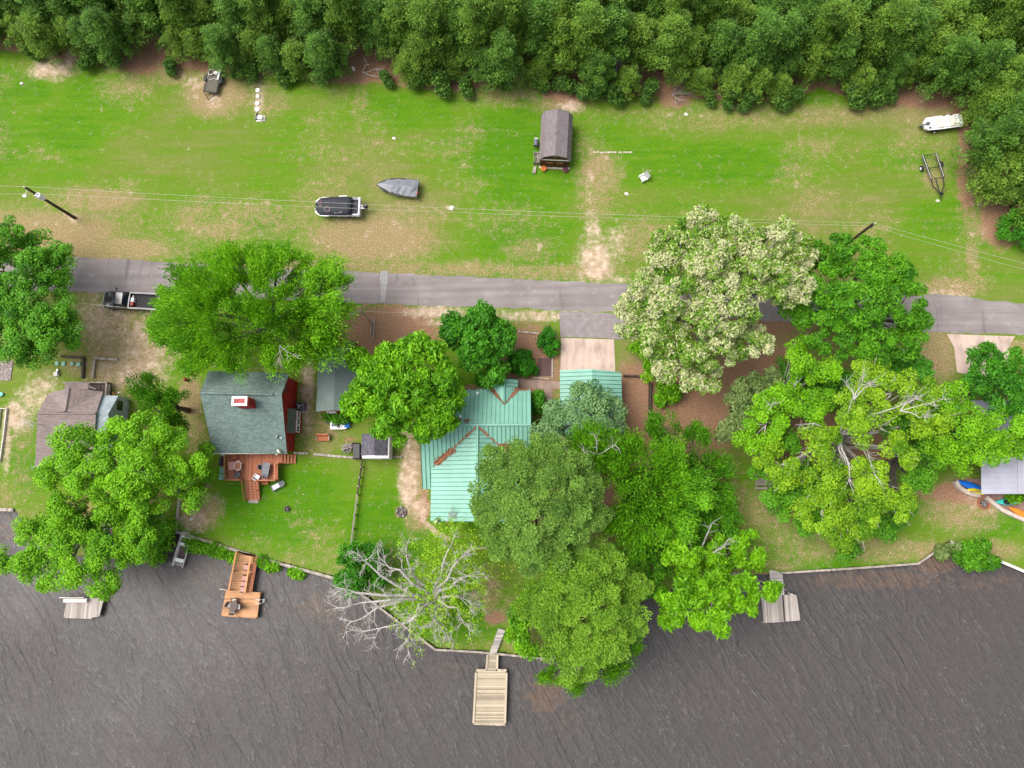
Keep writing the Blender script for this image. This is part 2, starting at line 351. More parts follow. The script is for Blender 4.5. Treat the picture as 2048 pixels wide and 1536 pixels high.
ny_, nx_ = X.shape
V = np.stack([X, Y, Zg], -1).reshape(-1, 3).astype(np.float32)
idx = np.arange(nx_*ny_).reshape(ny_, nx_)
Fq = np.stack([idx[:-1, :-1], idx[:-1, 1:], idx[1:, 1:], idx[1:, :-1]], -1).reshape(-1, 4)
def quads_mesh(name, V, F, mat, attrs=(), smooth=False):
    me = bpy.data.meshes.new(name); me.vertices.add(len(V)); me.vertices.foreach_set('co', np.ascontiguousarray(V, dtype=np.float32).ravel())
    k = F.shape[1]
    me.loops.add(F.size); me.loops.foreach_set('vertex_index', F.ravel().astype(np.int32))
    me.polygons.add(len(F)); me.polygons.foreach_set('loop_start', np.arange(0, F.size, k, dtype=np.int32))
    me.polygons.foreach_set('loop_total', np.full(len(F), k, dtype=np.int32))
    if smooth: me.polygons.foreach_set('use_smooth', np.ones(len(F), bool))
    for an, typ, data in attrs:
        at = me.attributes.new(an, typ, 'POINT'); at.data.foreach_set('value' if typ == 'FLOAT' else 'color', np.ascontiguousarray(data, dtype=np.float32).ravel())
    me.materials.append(mat); me.update(calc_edges=True); me.validate()
    return me
t = NT('lawn_and_soil')
at = t.n('Attribute', attribute_name='cover'); sc = t.n('SeparateColor'); t.l(at.outputs['Color'], sc.inputs[0])
tanF, sandF, strawF, lushF = sc.outputs[0], sc.outputs[1], sc.outputs[2], at.outputs['Alpha']
co = t.coord(); nf = t.noise(co, 1.3, 8, .72); nff = t.noise(co, 6, 5, .75); nm = t.noise(co, .9, 5, .6); nh = t.math('ADD', t.math('MULTIPLY', t.noise(t.coord((.35, 1.6, 1)), .8, 4, .6), .6), t.math('MULTIPLY', t.noise(t.coord((.06, 1.5, 1)), 1.1, 3, .6), .4))
g = t.math('ADD', t.math('MULTIPLY', lushF, .55), t.math('ADD', t.math('MULTIPLY', nf, .45), t.math('MULTIPLY', nm, .35)))
g = t.math('ADD', g, t.math('MULTIPLY', t.math('SUBTRACT', nh, .5), .9)); grass = t.ramp(g, [(.36, (.150, .168, .045)), (.56, (.112, .168, .02)), (.76, (.082, .182, .006)), (.98, (.050, .155, .003))])
yl = t.sstep(t.math('ADD', nff, t.math('MULTIPLY', nm, .25)), .70, .82); grass = t.mix(t.math('MULTIPLY', yl, .6), grass, (.26, .29, .07))
dk = t.sstep(nff, .42, .28); grass = t.mix(t.math('MULTIPLY', dk, .45), grass, (.03, .09, .004))
dry = t.ramp(nff, [(.3, (.12, .11, .03)), (.5, (.26, .18, .095)), (.72, (.46, .35, .24))])
bare = t.ramp(nf, [(.3, (.30, .2, .13)), (.5, (.42, .31, .225)), (.68, (.58, .47, .37))])
needle = t.ramp(nff, [(.3, (.15, .07, .04)), (.52, (.26, .14, .09)), (.74, (.42, .28, .2))])
def edge(f, k=.9, w_=.12):
    return t.sstep(t.math('ADD', f, t.math('ADD', t.math('MULTIPLY', t.math('SUBTRACT', nf, .5), k), t.math('MULTIPLY', t.math('SUBTRACT', nff, .5), .7*k))), .5-w_, .5+w_)
col = t.mix(t.math('MULTIPLY', edge(t.math('MULTIPLY', tanF, .9), 1.7, .4), .88), grass, dry)
col = t.mix(t.math('MULTIPLY', edge(strawF, 1.3, .24), .93), col, needle)
col = t.mix(t.math('MULTIPLY', edge(t.math('MULTIPLY', sandF, .86), 1.5, .45), .95), col, bare)
vo = t.n('TexVoronoi'); vo.inputs['Scale'].default_value = 2.1; t.l(co, vo.inputs['Vector'])
sp_ = t.sstep(vo.outputs['Distance'], .13, .05); vc = t.n('SeparateColor'); t.l(vo.outputs['Color'], vc.inputs[0])
sp_ = t.math('MULTIPLY', sp_, t.sstep(t.math('ADD', vc.outputs[0], t.math('MULTIPLY', tanF, .3)), .86, .9))
col = t.mix(t.math('MULTIPLY', sp_, .6), col, (.42, .38, .24))
t.bump(t.math('ADD', nff, t.math('MULTIPLY', nf, .6)), .55, .09)
GM = t.fin(col, .95, 0, .1)
cover = np.stack([np.clip(tan, 0, 1), np.clip(sand, 0, 1), np.clip(straw, 0, 1), lush], -1).reshape(-1, 4)
go = bpy.data.objects.new('ground', quads_mesh('ground', V, Fq, GM, [('cover', 'FLOAT_COLOR', cover)])); COL.objects.link(go)
tag(go, kind='structure')
# lake
WX = axis(-76, 76, .35, 1500); WY = axis(-50, 20, .35, 1500)
Xs, Ys = np.meshgrid(WX, WY); keep = (PX.shape)
X, Y = Xs, Ys; PX, PY = PIX(X, Y, -.5)
sh = np.zeros(X.shape)
for a in [(1750, 1160, 170, 26, .75), (1870, 1130, 50, 22, 1), (1960, 1165, 110, 24, .6), (1640, 1170, 80, 20, .5), (900, 1340, 70, 26, .5), (1090, 1390, 50, 46, .85), (1130, 1440, 50, 60, .5), (640, 1215, 60, 40, .65), (700, 1250, 50, 40, .5), (420, 1150, 70, 40, .6), (20, 1060, 26, 30, .7), (820, 1310, 50, 36, .4), (1150, 1500, 60, 40, .3)]:
    sh = np.maximum(sh, blob(*a))
big = np.clip(fbm(X, Y, .06, 3, 9), 0, 1)
ny_, nx_ = X.shape; idx = np.arange(nx_*ny_).reshape(ny_, nx_)
Fw = np.stack([idx[:-1, :-1], idx[:-1, 1:], idx[1:, 1:], idx[1:, :-1]], -1).reshape(-1, 4)
cells = LK_ = inpoly(X, Y, lake_poly())
from_l = lambda a: a[:-1, :-1] | a[:-1, 1:] | a[1:, 1:] | a[1:, :-1]
near = from_l(LK_).reshape(-1); Fw = Fw[near]
Vw = np.stack([X, Y, np.full(X.shape, -.5)], -1).reshape(-1, 3)
t = NT('lake_water'); at = t.n('Attribute', attribute_name='shallow')
rot = R_(-32)
mp1 = t.coord((1.0, .2, 1), rot); mp2 = t.coord((1.4, .4, 1), rot*1.1); co = t.coord()
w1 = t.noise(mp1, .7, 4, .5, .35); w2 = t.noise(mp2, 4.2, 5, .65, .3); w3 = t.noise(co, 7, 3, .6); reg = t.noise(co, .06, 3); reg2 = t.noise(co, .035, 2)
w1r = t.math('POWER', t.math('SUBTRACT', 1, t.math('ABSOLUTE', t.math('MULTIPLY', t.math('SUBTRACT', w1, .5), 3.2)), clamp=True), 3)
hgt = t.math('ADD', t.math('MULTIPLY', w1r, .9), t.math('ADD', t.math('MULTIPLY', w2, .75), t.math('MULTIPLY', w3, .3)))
base = t.ramp(reg, [(.35, (.066, .061, .058)), (.65, (.068, .059, .058))])
shf = t.math('ADD', at.outputs['Fac'], t.math('MULTIPLY', t.math('SUBTRACT', t.noise(co, 1.6, 5), .5), 1.3))
base = t.mix(t.math('MULTIPLY', t.sstep(shf, .4, 1.0), .5), base, (.17, .10, .06))
base = t.mix(t.math('MULTIPLY', t.sstep(w2, .58, .36), .45), base, (.036, .032, .03))  # wave shade painted in: ripple troughs darkened in the base colour
crest_glint = t.math('MULTIPLY', t.sstep(w1r, .9, .98), t.sstep(t.math('ADD', w3, t.math('MULTIPLY', w2, .4)), .68, .76))
base = t.mix(t.math('MULTIPLY', crest_glint, .25), base, (.26, .25, .25))  # pale streaks along crests paint wave highlights into the water colour
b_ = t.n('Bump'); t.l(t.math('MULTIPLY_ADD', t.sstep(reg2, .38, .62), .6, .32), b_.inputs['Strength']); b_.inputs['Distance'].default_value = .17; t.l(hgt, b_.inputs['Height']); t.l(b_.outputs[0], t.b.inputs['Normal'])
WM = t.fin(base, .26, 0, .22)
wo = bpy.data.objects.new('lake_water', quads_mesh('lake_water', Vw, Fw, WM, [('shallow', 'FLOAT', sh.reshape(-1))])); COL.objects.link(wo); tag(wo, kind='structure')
# road and pavements -------------------------------------------------
def resample(pts, n):
    out = []; P_ = [Vector(p) for p in pts]; L_ = [0]
    for a, b in zip(P_, P_[1:]): L_.append(L_[-1]+(b-a).length)
    for k in range(n):
        s = L_[-1]*k/(n-1); i = 0
        while i < len(P_)-2 and L_[i+1] < s: i += 1
        out.append(P_[i].lerp(P_[i+1], (s-L_[i])/max(1e-6, L_[i+1]-L_[i])))
    return out
def strip(name, a, b, z, mat, n=200, jag=.08, seed=1):
    rg = random.Random(seed); A = resample([P(*p) for p in a], n); B = resample([P(*p) for p in b], n)
    V = []
    ja = jb = 0
    for p, q in zip(A, B):
        ja = ja*.7+rg.uniform(-jag, jag); jb = jb*.7+rg.uniform(-jag, jag)
        V += [(p.x, p.y+ja, z), (q.x, q.y+jb, z)]
    F = [(2*i, 2*i+1, 2*i+3, 2*i+2) for i in range(n-1)]
    return tag(mesh_obj(name, V, F, mat), kind='structure')
t = NT('old_asphalt'); co = t.coord(); lon = t.noise(t.coord((.05, 1.5, 1)), 1.2, 4); crs = t.noise(t.coord((1.1, .12, 1)), 1.0, 4); fine = t.noise(co, 14, 4); pt = t.noise(co, .35, 5)
v = t.math('ADD', t.math('MULTIPLY', lon, .5), t.math('ADD', t.math('MULTIPLY', pt, .4), t.math('MULTIPLY', fine, .18)))
col = t.ramp(v, [(.35, (.145, .125, .122)), (.55, (.20, .175, .17)), (.75, (.29, .26, .245))])
col = t.mix(t.math('MULTIPLY', t.sstep(crs, .58, .72), .5), col, (.06, .055, .06))
spk = t.noise(co, 9, 2); col = t.mix(t.math('MULTIPLY', t.sstep(spk, .68, .74), .5), col, (.32, .3, .28))
vc_ = t.n('TexVoronoi', feature='DISTANCE_TO_EDGE'); vc_.inputs['Scale'].default_value = .35; dd = t.n('Mapping'); t.l(t.mix(.25, co, t.n('TexNoise').outputs['Color']), vc_.inputs['Vector']); crk = t.math('MULTIPLY', t.sstep(vc_.outputs['Distance'], .010, .002), t.sstep(t.noise(co, .25, 2), .52, .6)); col = t.mix(t.math('MULTIPLY', crk, .22), col, (.07, .06, .06))
pl_ = t.sstep(t.noise(co, .9, 5), .6, .66); col = t.mix(t.math('MULTIPLY', pl_, .22), col, (.36, .33, .31))
t.bump(fine, .3, .02); AS = t.fin(col, .85, 0, .3)
strip('road', [(-500, 492), (-60, 507), (160, 515), (380, 527), (540, 535), (700, 543), (1040, 558), (1240, 568), (1560, 583), (1870, 590), (1930, 592), (1960, 600), (2120, 610), (2600, 640)],
      [(-500, 566), (-60, 575), (150, 583), (310, 589), (700, 606), (1040, 617), (1240, 626), (1560, 643), (1870, 664), (2120, 672), (2600, 700)], .012, AS, 700, .07)
AS2 = plain('grey_apron_asphalt', (.22, .19, .19), .85, var=.2, scale=1.5, bump=.2)
def slab(name, pts, z, mat, h=0, kind='structure', **k):
    mb = MB(); q = [P(*p) for p in pts]
    if h: mb.prism([(p.x, p.y) for p in q][::-1], z-h, z)
    else: mb.add([(p.x, p.y, z) for p in q], [tuple(range(len(q)))[::-1]])
    return tag(mb.build(name, mat), kind=kind)
slab('driveway_apron', [(1118, 622), (1255, 628), (1250, 680), (1208, 676), (1121, 674)], .02, AS2)
def concrete(name, c, streak=.8):
    t = NT(name); co = t.coord(); a = t.noise(co, .5, 5); b = t.noise(t.coord((1.4, .25, 1)), 1.3, 4); f = t.noise(co, 12, 3)
    v = t.math('ADD', t.math('MULTIPLY', a, .5), t.math('MULTIPLY', b, .5))
    col = t.ramp(v, [(.33, tuple(x*.6 for x in c)), (.5, c), (.7, tuple(min(1, x*1.25) for x in c))])
    col = t.mix(t.math('MULTIPLY', f, .2), col, tuple(x*.6 for x in c)); t.bump(f, .2, .01)
    return t.fin(col, .85, 0, .25)
CON = concrete('driveway_concrete', (.47, .36, .30)); CON2 = concrete('patch_concrete', (.38, .32, .28)); CON3 = concrete('path_concrete', (.30, .215, .175))
slab('driveway', [(1122, 676), (1228, 679), (1236, 900), (1118, 900)], .05, CON, .1)
slab('driveway', [(1893, 668), (2030, 673), (2018, 690), (2012, 760), (1914, 745), (1908, 695)], .05, CON, .1)
slab('road_patch', [(343, 526), (372, 528), (370, 556), (341, 556)], .018, concrete('tan_patch', (.2, .15, .13)))
t = NT('crushed_stone_patch'); n = t.noise(t.coord(), 9, 4, .7); t.bump(n, .6, .03)
GR = t.fin(t.ramp(n, [(.35, (.13, .12, .12)), (.55, (.3, .29, .28)), (.7, (.5, .48, .46))]), .9, 0, .2)
strip('road_patch', [(762, 541), (760, 560), (762, 580), (761, 604)], [(777, 541), (775, 565), (771, 590), (770, 603)], .019, GR, 24, .07, 4)
slab('path', [(1034, 757), (1122, 764), (1122, 778), (1104, 778), (1104, 812), (1090, 812), (1088, 778), (1034, 776)], .03, CON3, .08)
slab('garden_slab', [(1077, 716), (1104, 716), (1104, 752), (1074, 752)], .03, concrete('red_slab', (.12, .07, .065)), .08)
slab('patio', [(1909, 958), (2090, 958), (2090, 1058), (2032, 1033), (2002, 1019), (1984, 1006), (1968, 992), (1932, 984), (1917, 974)], .03, concrete('reddish_patio_concrete', (.24, .15, .12)), .08)
# helper for timbers given by two photo points
def beam(mb, a, b, w, h, z=0.0):
    A = P(*a, z); B = P(*b, z); m = (A+B)/2; d = B-A
    mb.box((m.x, m.y, z+h/2), (d.length, w, h), math.atan2(d.y, d.x))
def beams(name, label, cat, pts, w, h, mat, z0=0.0, group=None, zt=None):
    a = P(*pts[0][0], 0); o = thing(name, label, cat, a, 0, group)
    for p, q in pts:
        mb = MB(); beam(mb, p, q, w, h, z0); mb.build('timber', mat, o, world=True)
    return o
def seawall(label, pts, mat, wd=.22, top=.12, group='lake bulkheads'):
    a = P(*pts[0]); o = thing('bulkhead', label, 'bulkhead', (a.x, a.y, -.5), 0, group)
    capm = MB(); wl = MB(); L_ = [P(*p) for p in pts]
    for p, q in zip(L_, L_[1:]):
        d = q-p; m = (p+q)/2; an = math.atan2(d.y, d.x)
        wl.box((m.x, m.y, -.62), (d.length+.05, .14, 1.44), an)
        k = max(1, int(d.length/2.4))
        for i in range(k):
            c = p.lerp(q, (i+.5)/k); capm.box((c.x, c.y, .06+top-.08), (d.length/k-.02, wd, .1), an+random.uniform(-.006, .006))
    capm.build('cap', mat, o, world=True); wl.build('wall', M['darkwood'], o, world=True)
random.seed(3)
seawall('pale timber bulkhead edging the lawn below the red cabin', [(352, 1063), (480, 1103), (560, 1127), (668, 1156)], M['greywood'], .3)
seawall('timber bulkhead running behind the bleached bare tree to the tan dock', [(690, 1163), (815, 1257), (871, 1299), (960, 1304), (1080, 1316), (1160, 1318)], M['greywood'])
seawall('long pale bulkhead along the lawn right of the grey docks', [(1560, 1146), (1700, 1137), (1836, 1127), (1884, 1093)], M['greywood'])
seawall('broken pale bulkhead at the far right edge above the water bank', [(1899, 1084), (1952, 1105)], M['offwhite'], .35)
seawall('short bulkhead piece at the far right partly in the reeds', [(1992, 1119), (2048, 1143), (2120, 1170)], M['offwhite'], .3)
seawall('short pale bulkhead at the far left edge', [(-80, 1016), (28, 1020)], M['greywood'], .35)
# ---------------- trees and plants ----------------
RNG = np.random.RandomState(7)
def unit(v): return v/np.maximum(np.linalg.norm(v, axis=-1, keepdims=True), 1e-6)
def leaves(cen, rad, nper, ll, ww, style, tc, centre, rng, jit=.3):
    "a leaf-sized rhombus for every leaf; clumps at cen with radius rad and tint tc"
    n = len(cen)*nper; c = np.repeat(cen, nper, 0); r = np.repeat(rad, nper); tt = np.repeat(tc, nper)
    z = rng.uniform(-.45 if style != 'pine' else -.2, 1, n); ph = rng.uniform(0, 2*np.pi, n); s = np.sqrt(np.maximum(0, 1-z*z))
    d = np.stack([s*np.cos(ph), s*np.sin(ph), z], -1); u = rng.uniform(0, 1, n)**.4
    out = unit(c-centre+1e-3)
    pos = c+d*(r*u)[:, None]*np.array([1, 1, .75])
    rd = rng.normal(0, 1, (n, 3))
    if style == 'feather':
        pos = c+d*(r*u)[:, None]*np.array([.85, .85, .6])+out*(r*rng.uniform(-.6, .9, n))[:, None]
        ax = unit(out*.9+rd*.45+np.array([0, 0, .25])); nr = unit(np.array([0, 0, .8])+rd*.45)
    elif style == 'pine':
        ax = unit(d*.9+rd*.6+np.array([0, 0, .2])); nr = unit(rd*.5+d*.6+np.array([0, 0, .8]))
    else:
        nr = unit(d*.5+np.array([0, 0, .7])+rd*.5); ax = rd[:, [1, 2, 0]]
    b = unit(np.cross(nr, ax)); ax = unit(np.cross(b, nr)) if style == 'broad' else ax
    sc = rng.uniform(.65, 1.35, n)[:, None]
    A = ax*sc*ll/2; B = b*sc*ww/2
    V = np.stack([pos+A, pos+B, pos-A, pos-B], 1).reshape(-1, 3)
    F = np.arange(4*n).reshape(n, 4)
    t_ = np.clip(tt+rng.normal(0, jit*.55, n)+(.2 if style == 'pine' else .12)*z, 0, 1)  # tint rises with height in each clump, painting its top as lit
    return V, F, np.repeat(t_, 4)
STY = dict(broad=(.21, .16, .85, 230), maple=(.27, .21, .74, 160), feather=(.32, .10, .88, 200), pine=(.22, .10, .74, 200), blossom=(.22, .16, .68, 160), hedge=(.16, .12, .4, 80), fine=(.22, .16, .7, 140))
def crown(lobes, style, seed, dens=1.0, centre=None, lean=0):
    rng = np.random.RandomState(seed); ll, ww, cr, nper = STY[style]
    C_ = []; Rr = []; T = []
    mean = np.mean([l[0] for l in lobes], 0)
    for c, R, Rz in lobes:
        k = max(5, int(dens*4.3*R*R*(.75/cr)**2)); z = rng.uniform(-.35, 1, k); ph = rng.uniform(0, 2*np.pi, k); s = np.sqrt(1-z*z)
        d = np.stack([s*np.cos(ph), s*np.sin(ph), z], -1); lump = 1+.16*np.sin(3*ph+seed)+.1*np.sin(7*ph+2*seed)
        f = np.where(rng.rand(k) < .25, rng.uniform(.3, .8, k), rng.uniform(.78, 1.0, k))*lump
        C_.append(np.array(c)+d*f[:, None]*np.array([R-cr*.5, R-cr*.5, Rz])); lt = rng.uniform(-.12, .12)
        Rr.append(cr*rng.uniform(.7, 1.3, k)); T.append(np.clip(.42+lt+rng.normal(0, .17, k), .02, .98))
    C_ = np.concatenate(C_); Rr = np.concatenate(Rr); T = np.concatenate(T)
    cen = np.array(mean)-np.array([0, 0, 3.0]) if centre is None else centre
    V, F, t_ = leaves(C_, Rr, nper, ll, ww, style, T, cen, rng)
    return V, F, t_, C_
def bez(a, b, sag, n=5):
    a = Vector(a); b = Vector(b); m = (a+b)/2+Vector(sag); return [a*(1-t)**2+m*2*t*(1-t)+b*t*t for t in [i/n for i in range(n+1)]]
def tree(name, label, cat, lobes_px, style, mat, seed, bark='bark', dens=1.0, base=None, group=None, trunk_r=.3, flat=.62, bare=0, twigs=40, lowz=None):
    "lobes_px: (px, py, radius_px, height of the lobe centre)"
    lobes = []
    for x, y, r, z in lobes_px:
        c = P(x, y, z); R = r/FPX*(H-z); lobes.append([np.array(c), R, R*flat])
    if base is None:
        zz = sum(l[1]**2 for l in lobes); b = sum((l[0]*l[1]**2 for l in lobes))/zz; base = (b[0], b[1])
    z0 = -.4 if lowz is None else lowz
    root = thing(name, label, cat, (base[0], base[1], z0 if lowz is not None else 0), 0, group)
    off = np.array([base[0], base[1], root.location.z])
    for l in lobes: l[0] = l[0]-off
    V, F, t_, C_ = crown(lobes, style, seed, dens)
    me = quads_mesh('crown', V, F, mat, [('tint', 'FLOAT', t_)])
    o = bpy.data.objects.new('crown', me); COL.objects.link(o); o.parent = root
    rg = random.Random(seed); mz = min(l[0][2] for l in lobes); fork = Vector((0, 0, max(.4, mz*.42)))
    tr = MB(); tr.tube([(0, 0, -.2), (rg.uniform(-.1, .1), rg.uniform(-.1, .1), fork.z*.5), fork], [trunk_r*1.25, trunk_r, trunk_r*.85], 9)
    br = tr
    for l in lobes:
        e = Vector(l[0]); p = bez(fork, e+Vector((0, 0, l[1]*.1)), (0, 0, rg.uniform(-.2, 1.0)), 6); r0 = trunk_r*.62
        br.tube(p, [r0*(1-.8*i/6)+.02 for i in range(7)], 6)
        near = [c for c in C_ if np.linalg.norm(c-l[0]) < l[1]*1.15]
        for c in rg.sample(near, min(len(near), max(4, int(twigs/len(lobes))))):
            s_ = p[rg.randint(2, 6)]; c = Vector(c)
            br.tube(bez(s_, s_.lerp(c, 1.0+bare*.22), (rg.uniform(-.4, .4), rg.uniform(-.4, .4), rg.uniform(-.3, .3)), 4), [.09, .065, .05, .035, .02], 4)
    br.build('trunk', M[bark], root, smooth=True)
    return root
# broadleaf and other single trees, each its own crown
tree('oak_tree', 'dark green tree at the left edge just above the road', 'tree', [(15, 480, 48, 7), (70, 540, 55, 7.5), (118, 520, 36, 6), (20, 580, 50, 7.5), (120, 565, 34, 6), (-30, 540, 60, 7), (70, 500, 40, 5)], 'broad', L['mid'], 11)
tree('oak_tree', 'dark green tree at the left edge below the road beside the pickup', 'tree', [(45, 620, 50, 7.5), (110, 630, 48, 7), (135, 665, 36, 6.5), (30, 690, 50, 7), (80, 700, 40, 6), (-30, 640, 60, 7), (95, 655, 44, 8)], 'broad', L['mid'], 12)
tree('cypress_tree', 'huge feathery bright green tree spilling over the road and the red cabin', 'tree', [(345, 610, 42, 7), (335, 650, 34, 6.5), (400, 580, 60, 8.5), (470, 545, 62, 9.5), (555, 540, 66, 9.5), (640, 565, 62, 8.5), (360, 650, 58, 7.5), (450, 630, 66, 11), (545, 625, 66, 12), (640, 640, 64, 10), (400, 700, 52, 8), (480, 705, 52, 9.5), (570, 700, 56, 9.5), (655, 700, 46, 8.5)], 'feather', L['bright'], 13, trunk_r=.45, twigs=70, dens=1.5)
tree('maple_tree', 'bright green knobbly maple overhanging the teal roof and little shed', 'tree', [(735, 735, 44, 7.5), (840, 720, 52, 8), (790, 790, 58, 10), (870, 770, 46, 8.5), (725, 800, 44, 7.5), (790, 850, 46, 7.5), (865, 830, 50, 8), (900, 800, 32, 7), (780, 720, 34, 8)], 'maple', L['bright'], 14, trunk_r=.35, dens=1.1)
tree('round_tree', 'round deep green tree beside the road above the teal roofed house', 'tree', [(920, 660, 42, 5.5), (965, 645, 38, 5.5), (1000, 670, 36, 5), (950, 700, 46, 6), (995, 705, 34, 5), (985, 745, 32, 4)], 'maple', L['deep'], 15, trunk_r=.22)
tree('blossom_tree', 'large cream and white leaved tree arching over the road', 'tree', [(1400, 460, 52, 10.5), (1470, 480, 56, 11.5), (1560, 480, 50, 10.5), (1600, 510, 40, 10), (1330, 510, 50, 10), (1420, 540, 60, 12), (1520, 550, 60, 12), (1580, 570, 50, 11), (1290, 590, 50, 9.5), (1360, 600, 60, 11.5), (1460, 620, 62, 12.5), (1260, 640, 48, 8.5), (1330, 670, 56, 9.5), (1420, 690, 60, 10.5), (1500, 680, 46, 10), (1400, 745, 44, 8.5), (1340, 730, 40, 8)], 'blossom', L['cream'], 16, bark='palebark', trunk_r=.5, twigs=120, dens=.92)
tree('oak_tree', 'big dark green oak right of the cream leaved tree and covering the road', 'tree', [(1660, 510, 48, 8), (1730, 520, 50, 8.5), (1790, 550, 46, 8), (1640, 580, 56, 9.5), (1720, 600, 60, 11), (1800, 610, 56, 9), (1830, 650, 38, 8), (1650, 660, 56, 9), (1740, 680, 50, 9), (1800, 690, 38, 7.5), (1590, 620, 40, 8)], 'fine', L['mid'], 17, trunk_r=.42, twigs=90)
tree('sycamore_tree', 'yellow green tree just left of the big pale limbed sycamore', 'tree', [(1600, 720, 46, 8), (1650, 740, 36, 8), (1560, 800, 48, 8.5), (1620, 810, 46, 9), (1530, 850, 44, 8), (1500, 890, 34, 6.5)], 'broad', L['lime'], 18, bark='palebark', twigs=60, bare=.7, dens=.85)
tree('sycamore_tree', 'largest lime green sycamore with bare white limbs showing at its middle', 'tree', [(1745, 755, 44, 9), (1700, 800, 40, 10), (1780, 790, 48, 10), (1850, 775, 44, 9), (1720, 850, 40, 11), (1640, 880, 44, 9), (1560, 930, 48, 7.5), (1650, 960, 50, 7.5), (1740, 950, 40, 8), (1800, 900, 40, 9), (1640, 1030, 50, 6.5), (1720, 1020, 52, 6.5), (1790, 1000, 40, 7), (1700, 1070, 38, 5), (1860, 840, 44, 9)], 'broad', L['limeyel'], 19, bark='palebark', trunk_r=.5, twigs=140, bare=.9, dens=.86, base=tuple(P(1680, 880, 3)[:2]))
tree('sycamore_tree', 'lime green tree leaning over the kayaks and grey metal roof', 'tree', [(1890, 800, 44, 8.5), (1930, 850, 46, 8.5), (1880, 895, 42, 7.5), (1955, 885, 42, 7.5), (2010, 865, 44, 8), (1990, 895, 34, 7), (2035, 885, 30, 6.5), (1925, 925, 22, 6)], 'broad', L['lime'], 20, bark='palebark', bare=.7, twigs=60)
tree('oak_tree', 'dark green tree at the right edge shading the concrete drive', 'tree', [(1980, 730, 46, 6.5), (2030, 740, 50, 7), (2010, 790, 48, 7), (1950, 780, 34, 6), (2060, 800, 50, 7)], 'fine', L['deep'], 21)
tree('olive_tree', 'dull olive green tree beside the bare mulched yard', 'tree', [(1490, 780, 40, 6.5), (1500, 830, 42, 6.5), (1465, 860, 30, 5.5), (1530, 760, 34, 6)], 'fine', L['olive'], 22)
tree('gum_tree', 'blue green tree over the teal carport roof', 'tree', [(1165, 795, 40, 6.5), (1215, 815, 36, 6), (1120, 835, 42, 6.5), (1180, 850, 46, 7.5), (1100, 870, 36, 6.5), (1225, 860, 26, 5.5)], 'broad', L['blue'], 23, bark='palebark', dens=1.0)
tree('cypress_tree', 'feathery bright green tree between the big pine and the carport', 'tree', [(1180, 890, 46, 9), (1240, 900, 50, 9.5), (1215, 950, 50, 10), (1290, 930, 52, 9), (1270, 990, 56, 9.5), (1330, 980, 48, 8.5), (1290, 1040, 54, 9), (1350, 1040, 44, 8), (1230, 1040, 40, 8.5), (1380, 980, 44, 8), (1330, 920, 40, 8), (1260, 1090, 40, 8)], 'feather', L['fresh'], 24, dens=1.45, trunk_r=.4, twigs=80)
tree('cypress_tree', 'darker feathery green tree standing in the mulched yard by the dark timber wall', 'tree', [(1330, 860, 36, 5.5), (1385, 880, 36, 5.5), (1350, 930, 42, 6.5), (1400, 950, 42, 5.5), (1430, 990, 38, 5), (1390, 1030, 42, 5), (1440, 930, 34, 5), (1440, 1040, 34, 4.5)], 'feather', L['mid'], 25, dens=1.2)
tree('pine_tree', 'big grey green pine whose crown covers the corner of the teal roof', 'tree', [(1000, 930, 52, 11), (1070, 905, 50, 11.5), (1130, 930, 50, 11.5), (1165, 980, 48, 11.5), (985, 1000, 54, 11), (1040, 960, 60, 13), (1110, 980, 60, 13.5), (1060, 1030, 62, 13.5), (1140, 1040, 54, 12.5), (1005, 1070, 50, 10.5), (1070, 1095, 52, 11.5), (1130, 1100, 44, 11), (1185, 1030, 34, 10.5)], 'pine', L['pine'], 26, bark='pinebark', trunk_r=.4, dens=1.3)
tree('pine_tree', 'big yellow green pine leaning out over the lake beside the tan dock', 'tree', [(1130, 1140, 54, 11), (1200, 1130, 52, 11), (1250, 1170, 44, 10), (1110, 1210, 52, 11.5), (1180, 1210, 60, 13), (1250, 1240, 44, 11), (1120, 1280, 46, 10.5), (1190, 1290, 52, 11.5), (1150, 1330, 40, 9.5), (1060, 1200, 36, 9)], 'pine', L['pinelime'], 27, bark='pinebark', trunk_r=.42, dens=1.3, base=tuple(P(1150, 1210, 5)[:2]))
tree('bald_cypress_tree', 'bright green feathery tree poking out below the yellow green pine over the water', 'tree', [(1190, 1340, 36, 5), (1150, 1360, 22, 4), (1230, 1320, 34, 5), (1265, 1290, 24, 4.5), (1100, 1355, 24, 4.5)], 'feather', L['bright'], 28, base=tuple(P(1185, 1300, 2)[:2]), lowz=-1)
tree('small_cypress_tree', 'small ferny green tree over the plank walk of the tan dock', 'tree', [(1040, 1230, 28, 3.5), (1035, 1275, 26, 3), (1055, 1180, 26, 3.5), (1060, 1300, 20, 2.5)], 'fine', L['bright'], 29, dens=.9, trunk_r=.14, base=tuple(P(1055, 1240)[:2]))
tree('sweetgum_tree', 'lime tree with bleached dead limbs overhanging the grey dock and the lake', 'tree', [(1370, 1110, 44, 8), (1430, 1110, 40, 6), (1360, 1190, 44, 8.5), (1420, 1180, 44, 8), (1480, 1190, 40, 7.5), (1540, 1180, 22, 7), (1340, 1230, 26, 8), (1430, 1235, 30, 8), (1490, 1100, 40, 5), (1390, 1245, 20, 8)], 'maple', L['lime'], 30, bark='palebark', bare=.8, twigs=70, dens=.9, base=tuple(P(1400, 1120, 3)[:2]))
tree('small_tree', 'small deep green bushy tree beside the timber fence and bleached tree', 'tree', [(700, 1120, 32, 3.5), (745, 1115, 30, 3.5), (715, 1165, 36, 3.5), (750, 1150, 28, 3), (690, 1160, 22, 2.5)], 'fine', L['deep'], 31, trunk_r=.16)
